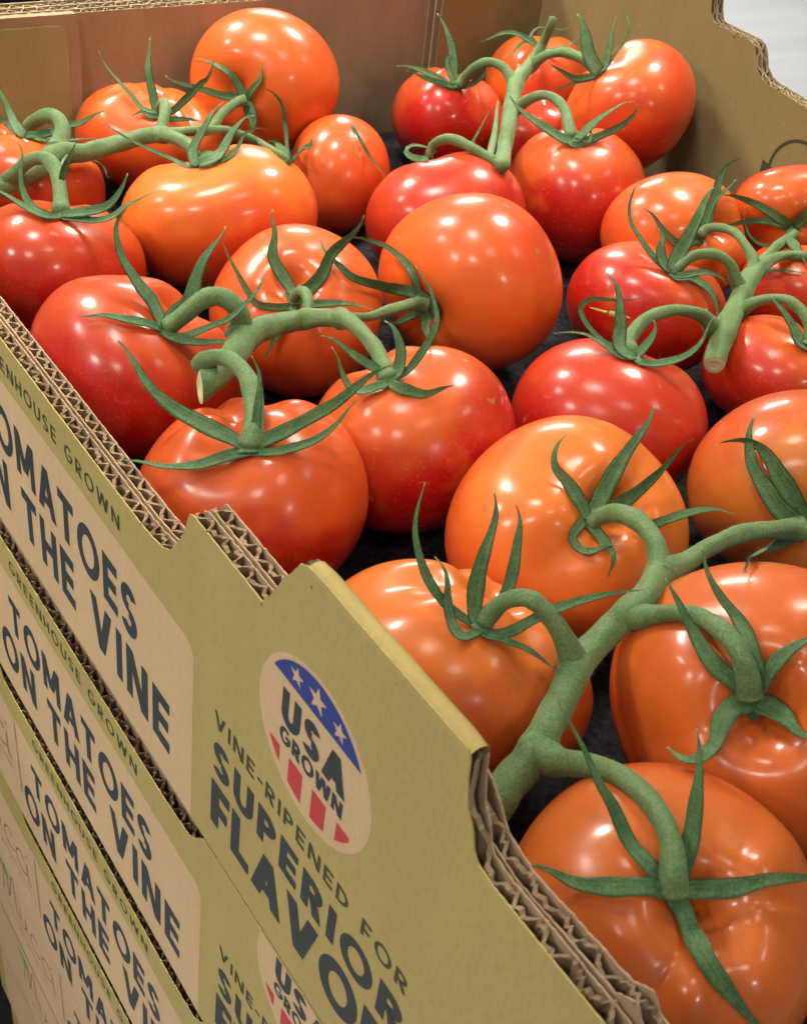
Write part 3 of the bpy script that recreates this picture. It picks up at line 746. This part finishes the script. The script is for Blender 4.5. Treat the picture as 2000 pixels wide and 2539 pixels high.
def tube(name, C3, R, m, parent, tint=None, cap0=None, fuzz=190, smooth=True, nr=14, wob=.05):
    """tapering stalk through points C3 (cm) with radii R (cm)"""
    n = len(C3); T = np.gradient(C3, axis=0); T /= np.linalg.norm(T, axis=1)[:, None]+1e-9
    ref = np.cross(T[0], CF); ref /= np.linalg.norm(ref)+1e-9
    v = []; nn = []; tt = []; ph = hr.uniform(0, 6.3); cn = None if cap0 is None else cap0/np.linalg.norm(cap0)
    for k in range(n):
        ref = ref-T[k]*(ref@T[k]); ref /= np.linalg.norm(ref)+1e-9; s = np.cross(T[k], ref)
        for j in range(nr):
            a = 2*math.pi*j/nr
            d = ref*math.cos(a)+s*math.sin(a)
            rr = R[k]*(1+.03*math.sin(5*a+ph+.1*k)+wob*math.sin(3*a+ph+.25*k)+wob*.6*math.sin(.55*k+2*a)+hr.normal(0, .008))
            q_ = C3[k]+d*rr
            if cn is not None and k < 7: q_ = q_-T[0]*((d*rr)@cn)/(T[0]@cn)*(1-k/7)
            v.append(q_); nn.append(d); tt.append(.5 if tint is None else tint[k])
    f = [(k*nr+j, k*nr+(j+1) % nr, (k+1)*nr+(j+1) % nr, (k+1)*nr+j) for k in range(n-1) for j in range(nr)]
    b = MB(); b.add(v, f)
    # rounded far end, plain or domed near end
    e = b.add([C3[-1]+T[-1]*R[-1]*.5], []); b.f += [((n-1)*nr+j, (n-1)*nr+(j+1) % nr, e) for j in range(nr)]
    tt.append(tt[-1])
    if cap0 is None:
        e = b.add([C3[0]-T[0]*R[0]*.4], []); b.f += [((j+1) % nr, j, e) for j in range(nr)]; tt.append(tt[0])
    L = np.linalg.norm(np.diff(C3, axis=0), axis=1).sum()
    k = hairs(b, np.array(v), np.array(nn), int(fuzz*L), .075); tt += [.5]*k
    o = b.build(name, m, parent, smooth); set_tint(o, tt)
    if cap0 is not None:
        # pale freshly cut face with a rim, set slightly proud
        b = MB(); ring = [np.array(v[j]) for j in range(nr)]; c0 = sum(ring)/nr
        out = [c0+(p-c0)*1.0+cn*.006 for p in ring]; inn = [c0+(p-c0)*.62+cn*.02 for p in ring]; inn2 = [c0+(p-c0)*.42-cn*.02 for p in ring]
        b.add(out+inn+inn2+[c0-cn*.04], [(j, (j+1) % nr, nr+(j+1) % nr, nr+j) for j in range(nr)]+[(nr+j, nr+(j+1) % nr, 2*nr+(j+1) % nr, 2*nr+j) for j in range(nr)]+[(2*nr+j, 2*nr+(j+1) % nr, 3*nr) for j in range(nr)])
        b.build('cut_end', MT['cut'], parent, False)
    return o
def sepal(i, wpx, pts, lift=.25, twist=0.0, name='sepal', m=None, z0=None):
    """a tapering green leaf of tomato i's calyx along points of the photograph"""
    B = CALYX[i]; zB = B@CF if z0 is None else z0
    q0, _ = proj(B)
    if math.hypot(q0[0]-pts[0][0], q0[1]-pts[0][1]) < 70: pts = [(float(q0[0]), float(q0[1]))]+[p for p in pts if math.hypot(q0[0]-p[0], q0[1]-p[1]) > 6]
    n = max(12, min(36, int(np.sum(np.hypot(*np.diff(np.array(pts, float), axis=0).T))/11)))
    P, t = spline(pts, n)
    D_ = np.gradient(P, axis=0); D_ /= np.linalg.norm(D_, axis=1)[:, None]+1e-9; Nn = np.stack((-D_[:, 1], D_[:, 0]), 1)
    # nothing in a calyx is straight: a slow sway and a hooked, withered tip
    sway = wpx*.11*np.sin(hr.uniform(0, 6)+t*hr.uniform(5, 10))*t+hr.choice((-1, 1))*wpx*hr.uniform(.15, .5)*(np.clip((t-.8)/.2, 0, 1)**2)
    P = P+Nn*sway[:, None]
    z = np.full(n, zB)-lift*np.sin(np.pi*np.minimum(t*.8, 1))*1.0-.35*lift*t
    lim = np.array([min(hit_depth(x+a, y+b) for a, b in ((0, 0), (wpx*.4, 0), (-wpx*.4, 0), (0, wpx*.4), (0, -wpx*.4))) for x, y in P])-.16
    lim[t < .15] += .10
    z = relax_depth(z, lim, 12)
    C = np.array([ray(x, y)*zz for (x, y), zz in zip(P, z)])
    w_ = (.90 if wpx > 20 else 1.0)*wpx*zB/F_PX/2
    prof = np.where(t < .25, .84+.16*np.sin(t/.25*np.pi/2), 1.0)*np.clip(1-((t-.22)/.78).clip(0)**1.8, 0.0, 1)
    prof = np.maximum(prof, .115)
    prof *= 1+(.07*np.sin(9*t+hr.uniform(0, 6))+.04*np.sin(23*t+hr.uniform(0, 6)))*(wpx > 16)
    T = np.gradient(C, axis=0); T /= np.linalg.norm(T, axis=1)[:, None]+1e-9
    a = AX[i]; NC = 9; v = []; nn = []; tt = []; vv = []
    th = min(.075, max(.03, w_*.22)); tw0 = hr.uniform(-.35, .35)+twist; tw1 = hr.uniform(-1.2, 1.2)
    dry = hr.uniform(.84, .98)
    for k in range(n):
        nrm = -C[k]/np.linalg.norm(C[k])*.8+a*.35
        nrm -= T[k]*(nrm@T[k]); nrm /= np.linalg.norm(nrm)+1e-9; sd = np.cross(T[k], nrm)
        ang = (tw0+tw1*t[k])*.8; sd, nrm = sd*math.cos(ang)+nrm*math.sin(ang), nrm*math.cos(ang)-sd*math.sin(ang)
        hw = w_*prof[k]
        for side in (1, -1):
            for j in range(NC):
                u = -1+2*j/(NC-1)
                if side < 0: u = -u
                fold = .26*abs(u)*hw+.07*hw*math.cos(3*math.pi*u)          # gutter along the midrib, soft veins
                edge = math.sqrt(max(0, 1-u*u))
                v.append(C[k]+sd*u*hw+nrm*(fold-.12*hw+side*th*.5*edge*min(1, prof[k]*1.6)))
                nn.append(nrm*side+sd*u*1.2); vv.append((.5+.5*math.cos(3*math.pi*u))*(t[k] < .9)*(hr.uniform(.5, 1) if wpx > 16 else .3)); tt.append(.5 if t[k] < dry else .5+.5*(t[k]-dry)/(1-dry))
    r_ = 2*NC
    f = [(k*r_+j, (k+1)*r_+j, (k+1)*r_+(j+1) % r_, k*r_+(j+1) % r_) for k in range(n-1) for j in range(r_)]
    b = MB(); b.add(v, f); b.f += [tuple(range(r_)), tuple((n-1)*r_+j for j in range(r_-1, -1, -1))]
    Ln = np.linalg.norm(np.diff(C, axis=0), axis=1).sum()
    k = hairs(b, np.array(v), np.array(nn)/1.2, int(90*Ln), .065); tt += [.5]*k
    vv += [0]*k; o = b.build(name, m or MT['sepal'], tomato[i], True); set_tint(o, tt)
    a_ = o.data.attributes.new('vein', 'FLOAT', 'POINT'); a_.data.foreach_set('value', np.array(vv, np.float32))
    return o
def hub(i, rpx):
    """the small knob where sepals and stalk meet"""
    B = CALYX[i]; u, v_, a = basis(AX[i]); z = B@CF; r = rpx*z/F_PX; b = MB(); v = []
    for k in range(7):
        q = math.pi/2*k/6
        for j in range(16):
            w_ = 1+.14*math.sin(5*2*math.pi*j/16)
            v.append(B+a*(.02+r*.55*math.sin(q)-.06)+(u*math.cos(2*math.pi*j/16)+v_*math.sin(2*math.pi*j/16))*r*1.25*w_*math.cos(q))
    f = [(k*16+j, k*16+(j+1) % 16, (k+1)*16+(j+1) % 16, (k+1)*16+j) for k in range(6) for j in range(16)]
    b.add(v, f); o = b.build('calyx', MT['sepal'], tomato[i], True); set_tint(o, [.5]*len(v))

SEP = {
 1:[(26,[(612,248),(597,225),(576,186),(540,162),(491,149)]),(20,[(614,246),(622,226),(642,200),(649,176),(646,160)]),(22,[(610,248),(583,240),(540,234),(470,211),(407,193)]),(34,[(614,256),(620,275),(628,316),(625,340)])],
 2:[(14,[(400,278),(354,269),(322,231),(278,181),(258,152),(250,124)]),(28,[(405,276),(386,262),(378,222),(366,164),(369,120),(366,91)]),(22,[(412,276),(430,272),(463,243),(500,205),(515,193),(534,141)]),(14,[(400,284),(376,288),(351,275),(331,290)]),(14,[(412,288),(422,294),(463,294),(497,303)]),(9,[(232,398),(245,403),(260,419),(265,441)])],
 3:[(11,[(488,408),(471,412),(421,391),(362,366),(299,331),(253,298)]),(30,[(486,406),(480,395),(481,362),(505,316),(537,267),(545,247)]),(40,[(500,402),(533,391),(555,369),(576,323),(600,295),(622,276)]),(28,[(492,405),(505,384),(540,372)]),(12,[(540,398),(565,390),(590,365),(607,330),(639,316),(660,323)])],
 4:[(20,[(716,400),(713,379),(709,316),(699,263),(681,232),(662,209)]),(24,[(718,400),(730,392),(748,372),(769,355),(764,342)]),(20,[(712,398),(706,380),(690,358),(667,344)]),(9,[(872,310),(890,340),(913,381),(935,415),(960,440)])],
 5:[(26,[(60,332),(53,331),(32,299),(12,252),(0,225),(-12,198)]),(20,[(58,334),(29,316),(0,293),(-20,280)]),(12,[(62,338),(110,347),(183,345),(220,342),(258,346)]),(26,[(120,330),(164,312),(199,304),(228,284),(258,262)])],
 7:[(21,[(146,534),(125,533),(88,517),(60,479),(50,423),(54,380),(46,345)]),(24,[(144,535),(105,531),(53,507),(0,475),(-35,455)]),(30,[(156,532),(180,529),(228,521),(267,507),(295,479),(325,435)]),(26,[(158,538),(193,542),(239,546),(281,535),(309,510),(362,482),(407,460)]),(18,[(152,445),(169,395),(180,370),(187,352)])],
 8:[(40,[(405,812),(375,746),(346,711),(306,644),(292,584),(291,540),(298,510)]),(42,[(412,808),(430,778),(468,740),(498,664),(527,612),(563,564)]),(28,[(402,815),(370,803),(328,793),(263,781),(196,793)]),(26,[(402,822),(445,841),(498,849),(556,846),(592,871)]),(24,[(420,826),(457,834),(515,811),(567,788),(605,757),(640,720),(667,676)])],
 9:[(48,[(612,1108),(585,1092),(504,1051),(422,1004),(363,951),(328,893),(309,838)]),(42,[(624,1110),(650,1095),(732,1057),(820,1004),(890,951),(968,898)]),(27,[(624,1120),(660,1121),(703,1115),(779,1092),(837,1051),(882,987)]),(38,[(618,1120),(590,1124),(550,1133),(486,1153),(410,1159),(351,1144),(292,1122)]),(26,[(628,1100),(640,1010),(642,945),(634,880)])],
 10:[(36,[(735,735),(725,722),(697,677),(674,631),(679,571),(664,524)]),(42,[(740,735),(763,718),(799,680),(823,631),(865,589),(908,538)]),(24,[(745,750),(777,754),(834,750),(879,754),(920,773)]),(23,[(728,755),(711,761),(669,761),(633,750),(605,705),(574,645),(540,582)]),(22,[(715,790),(685,835),(670,865),(655,900)])],
 11:[(23,[(1062,750),(1041,733),(1020,670),(971,620),(921,599),(879,591),(848,597)]),(31,[(1060,745),(1027,726),(957,712),(879,691),(841,656),(802,620),(783,593)]),(36,[(1060,765),(1058,790),(1060,830),(1068,862)]),(27,[(1055,765),(1030,778),(990,795),(950,803)])],
 13:[(36,[(980,930),(988,915),(992,873),(981,817),(972,788)]),(34,[(964,945),(980,958),(1010,967),(1055,975),(1097,965),(1120,950)]),(32,[(960,948),(935,958),(905,968),(872,964),(850,925),(838,890),(835,860)]),(27,[(948,925),(929,912),(886,884),(837,849),(799,828)]),(20,[(990,930),(1006,922),(1027,898),(1062,848),(1082,800),(1075,750),(1058,700),(1038,654)])],
 14:[(38,[(1560,880),(1535,858),(1539,793),(1530,729),(1514,672)]),(20,[(1555,880),(1520,862),(1486,840),(1450,797),(1440,760),(1468,742),(1527,743),(1586,747)]),(16,[(1560,888),(1539,881),(1492,852),(1445,828),(1374,820)]),(25,[(1578,892),(1600,900),(1644,899),(1703,881),(1742,844),(1761,780)]),(28,[(1580,880),(1595,862),(1615,834),(1632,798)])],
 15:[(38,[(1452,1280),(1445,1258),(1410,1197),(1378,1156),(1376,1115),(1393,1069)]),(48,[(1460,1280),(1480,1250),(1521,1174),(1574,1098),(1633,1011)]),(42,[(1470,1285),(1500,1268),(1545,1243),(1603,1197),(1662,1144),(1706,1081)]),(29,[(1580,1315),(1620,1300),(1673,1282),(1749,1264),(1818,1260)]),(32,[(1448,1292),(1430,1308),(1418,1336),(1445,1364),(1498,1358),(1525,1340)]),(32,[(1490,1330),(1506,1355),(1519,1387),(1502,1428)])],
 16:[(52,[(1990,1300),(1937,1268),(1896,1213),(1867,1156),(1860,1086),(1857,1028)]),(60,[(1996,1298),(1975,1260),(1948,1203),(1913,1145),(1867,1104),(1794,1076)]),(48,[(1990,1312),(1948,1330),(1896,1364),(1838,1402)])],
 17:[(48,[(1850,1735),(1820,1692),(1761,1639),(1714,1563),(1679,1481),(1665,1430)]),(42,[(1862,1725),(1878,1670),(1843,1563),(1790,1481),(1757,1417),(1749,1355)]),(50,[(1864,1730),(1896,1680),(1948,1622),(2000,1581),(2040,1560)]),(66,[(1866,1742),(1900,1752),(1945,1782),(1985,1815),(2030,1835)]),(62,[(1850,1745),(1820,1752),(1790,1791),(1773,1838),(1738,1873),(1697,1879),(1661,1846)])],
 18:[(54,[(1655,2215),(1609,2200),(1527,2202),(1439,2190),(1363,2155),(1302,2126)]),(48,[(1652,2205),(1620,2160),(1562,2090),(1521,2002),(1480,1938),(1433,1838),(1404,1785),(1368,1736)]),(54,[(1680,2200),(1698,2137),(1720,2055),(1726,1961),(1732,1880),(1745,1807)]),(54,[(1682,2212),(1720,2205),(1820,2202),(1913,2184),(2000,2172),(2070,2160)]),(60,[(1675,2232),(1692,2255),(1714,2313),(1761,2395),(1820,2471),(1872,2539),(1905,2590)])],
 19:[(28,[(1180,1548),(1152,1534),(1100,1493),(1053,1422),(1029,1335),(1035,1264),(1062,1201)]),(32,[(1182,1566),(1150,1578),(1128,1560),(1111,1504),(1105,1434),(1090,1377)]),(46,[(1186,1545),(1176,1524),(1181,1458),(1205,1352),(1228,1276),(1244,1227)]),(40,[(1215,1535),(1245,1490),(1275,1405),(1287,1317),(1284,1248)]),(34,[(1205,1572),(1258,1569),(1328,1534),(1410,1499),(1498,1472),(1593,1460)]),(26,[(1200,1572),(1234,1581),(1293,1604),(1340,1633),(1388,1664)])],
 20:[(26,[(1131,212),(1126,190),(1122,133),(1105,70),(1098,30)]),(22,[(1128,218),(1110,208),(1083,193),(1038,169),(985,154)]),(15,[(1120,215),(1076,200),(1041,186),(1010,168)]),(15,[(1140,216),(1157,211),(1182,200),(1212,171)]),(15,[(1125,205),(1112,172),(1108,147),(1118,137),(1130,150),(1134,170)])],
 21:[(15,[(1335,118),(1318,104),(1287,84),(1249,81),(1195,105)]),(12,[(1330,112),(1301,102),(1266,130),(1237,149)]),(12,[(1325,106),(1315,88),(1333,68),(1352,62)]),(8,[(1355,72),(1370,68),(1386,74),(1411,69)]),(12,[(1340,122),(1360,122),(1396,116),(1424,102),(1443,87)])],
 22:[(42,[(1484,174),(1475,165),(1457,123),(1446,76),(1448,34)]),(19,[(1490,176),(1500,160),(1511,125),(1516,82),(1521,40)]),(8,[(1500,170),(1530,125),(1553,92),(1559,59),(1539,12),(1513,-14)]),(18,[(1480,182),(1460,190),(1422,193),(1386,170),(1356,154)]),(10,[(1480,186),(1460,196),(1422,205),(1362,226)])],
 23:[(28,[(1416,350),(1398,345),(1351,316),(1304,281),(1251,239)]),(28,[(1428,348),(1442,334),(1486,293),(1527,263),(1563,242)]),(24,[(1434,352),(1474,342),(1527,316),(1568,287),(1583,258),(1568,243)]),(13,[(1455,352),(1464,340),(1466,308)]),(18,[(1412,352),(1425,358),(1445,357),(1462,350)])],
 12:[(17,[(1066,388),(1030,392),(1006,376),(1020,360),(1048,361),(1083,369)]),(7,[(1160,372),(1180,335),(1200,300),(1218,262)])],
 25:[(34,[(1737,585),(1750,545),(1772,481),(1793,428),(1824,381)]),(20,[(1740,582),(1748,548),(1775,490),(1826,448)]),(24,[(1730,595),(1690,606),(1674,600),(1646,572),(1625,544),(1599,511)])],
 26:[(24,[(1960,566),(1930,552),(1880,545),(1821,556),(1780,562)]),(26,[(1962,562),(1948,552),(1892,516),(1843,491),(1792,473)]),(9,[(1958,580),(1944,598),(1892,607),(1857,583),(1846,548),(1844,507)]),(30,[(1972,558),(1990,540),(2010,505)]),(30,[(1955,584),(1976,618),(1995,655)])],
 27:[(19,[(1655,668),(1625,642),(1590,597),(1562,548),(1562,498),(1587,447)]),(32,[(1662,676),(1648,655),(1639,630),(1639,597),(1642,567)]),(42,[(1668,664),(1680,636),(1702,597),(1730,533),(1756,458)]),(19,[(1672,682),(1699,681),(1744,674),(1779,681),(1805,700)]),(25,[(1680,688),(1715,686),(1755,716),(1772,751),(1779,795)])],
 28:[(9,[(1860,690),(1899,674),(1948,670),(2005,679)])],
 29:[(38,[(2000,858),(1984,850),(1964,805),(1935,768),(1904,740)])],
}
HUB = {1:12,2:14,3:18,4:11,5:14,7:18,8:22,9:28,10:26,11:24,13:24,14:22,15:26,16:30,17:36,18:40,19:28,20:12,21:11,22:14,23:16,12:9,25:15,26:14,27:17,29:22}
for i, rows in SEP.items():
    for row in rows: sepal(i, row[0], row[1], lift=.30 if row[0] > 12 else .15)
for i, r in HUB.items(): hub(i, r)

# vines: main line with radius (photo px), joined stalks that lead to a calyx
def vine(label, main, stalks, cut=None, drop=1.1, bracts=()):
    cz = {i: CALYX[i]@CF for i, _ in stalks}
    def plane(x, y):
        ws = 0; s = 0
        for i in cz:
            q, _ = proj(CALYX[i]); d2 = (q[0]-x)**2+(q[1]-y)**2+900; ws += 1/d2; s += cz[i]/d2
        return s/ws-drop
    P, t = spline(main, max(30, int(len(main)*9)))
    z = np.array([plane(x, y) for x, y, r in P])
    lim = np.array([min(hit_depth(x, y), hit_depth(x+r*.7, y), hit_depth(x-r*.7, y))-1.05*r*zz/F_PX for (x, y, r), zz in zip(P, z)])
    for _ in range(60): z[1:-1] = .25*z[:-2]+.5*z[1:-1]+.25*z[2:]
    z = relax_depth(z, lim, 30)
    C = np.array([ray(x, y)*zz for (x, y, r), zz in zip(P, z)])
    R = .90*P[:, 2]*z/F_PX
    joints = []
    for i, pts in stalks:
        j = int(np.argmin(np.hypot(P[:, 0]-pts[0][0], P[:, 1]-pts[0][1]))); joints.append(j)
    tint = np.full(len(P), .5)
    for j in joints:
        tint = np.minimum(tint, .5-.20*np.exp(-((np.arange(len(P))-j)/5.0)**2))
    b = C.mean(0); vr = root('tomato_vine', (b[0], b[1], C[:, 2].min()))
    tag(vr, label, 'vine', 'green vines holding the tomatoes')
    for j in joints: R = R*(1+.07*np.exp(-((np.arange(len(P))-j)/3.0)**2))
    tube('stem', C, R, MT['stem'], vr, tint, cap0=cut, nr=18)
    for (i, pts), j in zip(stalks, joints):
        n = max(26, int(np.sum(np.hypot(*np.diff(np.array([p[:2] for p in pts], float), axis=0).T))/9))
        Q, tq = spline(pts, n)
        zj = z[j]+.25*R[j] if np.hypot(P[j, 0]-pts[0][0], P[j, 1]-pts[0][1]) < 60 else plane(*pts[0][:2])
        ze = CALYX[i]@CF+.02
        zz = zj+(ze-zj)*tq-.55*np.sin(np.pi*tq)
        lim = np.array([min(hit_depth(x, y), hit_depth(x+r*.6, y), hit_depth(x-r*.6, y))-.9*r*ze/F_PX for x, y, r in Q]); lim = np.where(tq > .93, lim+.85*Q[:, 2]*ze/F_PX, lim)
        zz = relax_depth(zz, lim, 14)
        K = np.array([ray(x, y)*q for (x, y, r), q in zip(Q, zz)])
        RR = .95*Q[:, 2]*zz/F_PX*(1+.11*np.exp(-((tq-.55)/.05)**2)+.18*np.exp(-((tq-1)/.08)**2)+.42*np.exp(-(tq/.07)**2))
        tt = .5-.16*np.exp(-(tq/.16)**2)
        tube('stalk', K, RR, MT['stem'], vr, tt, nr=14)
    for wpx, pts, mt in bracts:
        Q, tq = spline([(x, y, wpx/2) for x, y in pts], 14)
        zb = np.array([plane(x, y) for x, y, r in Q]); lim = np.array([hit_depth(x, y)-.1 for x, y, r in Q]); zb = relax_depth(zb, lim, 6)
        K = np.array([ray(x, y)*q for (x, y, r), q in zip(Q, zb)])
        tube('bract', K, Q[:, 2]*zb/F_PX*(1-.75*tq**2), MT[mt], vr, None, nr=8, fuzz=0)
    return vr
vine('pale green vine running across the back left tomatoes from the left edge',
     [(-60,500,22),(30,452,24),(91,425,26),(140,382,31),(175,377,28),(211,377,25),(281,359,24),(337,342,22),(379,335,20),(410,333,16)],
     [(1,[(395,334,16),(440,328,14),(474,324,13),(520,319,12),(550,281,12),(585,254,12),(608,248,12)]),
      (2,[(396,330,15),(400,315,15),(407,286,14),(410,263,14),(404,254,13),(398,264,13),(402,276,13)]),
      (3,[(404,334,16),(421,337,17),(457,352,16),(480,372,14),(490,398,14)]),
      (4,[(500,322,11),(556,322,11),(615,340,10),(673,369,9),(712,396,9)]),
      (5,[(146,370,24),(153,340,22),(156,318,20),(144,293,18),(116,286,18),(84,303,18),(66,326,16)]),
      (7,[(20,452,18),(56,412,17),(90,392,17),(120,396,18),(140,425,18),(149,470,18),(152,525,21)])],
     bracts=[(18,[(150,430),(160,400),(176,372),(186,352)],'stem')])
vine('thick green vine in the middle with a pale slanting cut end and hooked stalks',
     [(496,962,37),(530,936,38),(566,900,37),(592,860,38),(606,836,42),(640,818,35),(700,802,30),(760,790,28),(820,788,24),(856,795,21)],
     [(9,[(500,908,20),(512,893,21),(540,885,21),(574,893,22),(606,925,23),(625,972,25),(629,1039,27),(621,1105,30)]),
      (8,[(598,828,30),(597,782,27),(577,755,26),(553,740,25),(528,735,24),(495,747,24),(452,783,23),(413,812,22)]),
      (10,[(760,786,15),(763,758,15),(760,732,14),(746,722,14),(731,735,14),(730,752,13)]),
      (11,[(845,792,13),(880,786,12),(915,785,12),(958,771,13),(1027,753,17),(1058,755,18)]),
      (13,[(840,789,21),(870,800,21),(904,831,20),(935,870,20),(952,910,23),(962,938,26)])], cut=-CR*.93-CF*.36+CD*.05)
vine('upright green vine in the top right bunch, its bare tip pointing up',
     [(1243,412,20),(1250,370,21),(1256,334,22),(1266,281,22),(1273,228,22),(1282,197,21),(1312,163,18),(1329,137,16),(1343,112,13),(1361,72,12),(1371,44,11)],
     [(20,[(1275,210,14),(1249,169,12),(1217,153,12),(1185,162,13),(1157,186,14),(1138,211,13)]),
      (22,[(1316,162,14),(1354,137,12),(1396,130,12),(1442,144,13),(1480,174,15)]),
      (23,[(1278,268,14),(1319,242,13),(1350,235,12),(1380,247,12),(1403,281,13),(1415,340,16)]),
      (12,[(1240,405,13),(1210,390,12),(1175,369,13),(1133,348,13),(1101,344,13),(1073,358,11),(1063,384,10)]),
      (21,[(1335,125,9),(1337,121,9),(1338,118,9)])],
     bracts=[(19,[(1213,392),(1226,330),(1232,270),(1234,250)],'stem')], drop=1.3)
vine('forking green vine at the right with a round pale cut end hanging down',
     [(1770,905,29),(1782,860,31),(1800,810,32),(1818,776,29),(1836,734,27),(1853,699,27),(1878,666,24),(1920,640,15),(1962,632,13),(2010,636,12)],
     [(25,[(1862,680,16),(1867,646,15),(1848,610,12),(1825,579,11),(1793,565,11),(1758,565,12),(1738,580,14)]),
      (26,[(1880,660,14),(1920,614,12),(1948,593,13),(1970,580,14)]),
      (27,[(1842,722,20),(1823,690,17),(1810,655,14),(1785,635,13),(1758,628,13),(1716,635,14),(1672,668,15)]),
      (29,[(1830,772,18),(1874,748,14),(1909,741,13),(1948,744,14),(1985,768,14),(2006,810,14),(2006,846,15)]),
      (14,[(1768,815,19),(1751,793,18),(1727,776,17),(1681,769,15),(1639,776,16),(1597,793,17),(1572,821,19),(1553,853,21),(1562,876,22)])], cut=-CF*.62+CD*.75-CR*.2,
     bracts=[(8,[(1505,775),(1480,768),(1462,762)],'dry'),(15,[(1512,777),(1540,784),(1562,789)],'dry'),(9,[(1744,780),(1752,764)],'dry')])
vine('thickest green vine in the front, with high arched stalks, emerging from behind the box corner',
     [(1215,2010,54),(1258,1950,54),(1316,1876,50),(1363,1797,46),(1404,1704,45),(1438,1640,44),(1498,1575,41),(1550,1528,40),(1591,1487,38),(1621,1446,37),(1645,1412,36)],
     [(18,[(1326,1862,46),(1372,1886,39),(1457,1897,32),(1527,1920,30),(1591,1967,29),(1638,2026,29),(1664,2090,31),(1668,2160,36),(1664,2215,38)]),
      (19,[(1425,1650,36),(1408,1605,33),(1386,1560,27),(1351,1516,24),(1310,1485,24),(1258,1487,23),(1217,1516,24),(1195,1548,23)]),
      (17,[(1570,1530,28),(1640,1522,24),(1714,1524,24),(1779,1557,26),(1828,1612,27),(1853,1676,31),(1857,1728,31)]),
      (15,[(1634,1425,32),(1630,1370,28),(1610,1323,26),(1574,1288,25),(1527,1273,25),(1486,1282,22),(1462,1298,18)]),
      (16,[(1645,1420,30),(1703,1393,28),(1755,1358,24),(1820,1329,24),(1878,1317,24),(1937,1312,26),(1985,1310,30)])], drop=1.3)
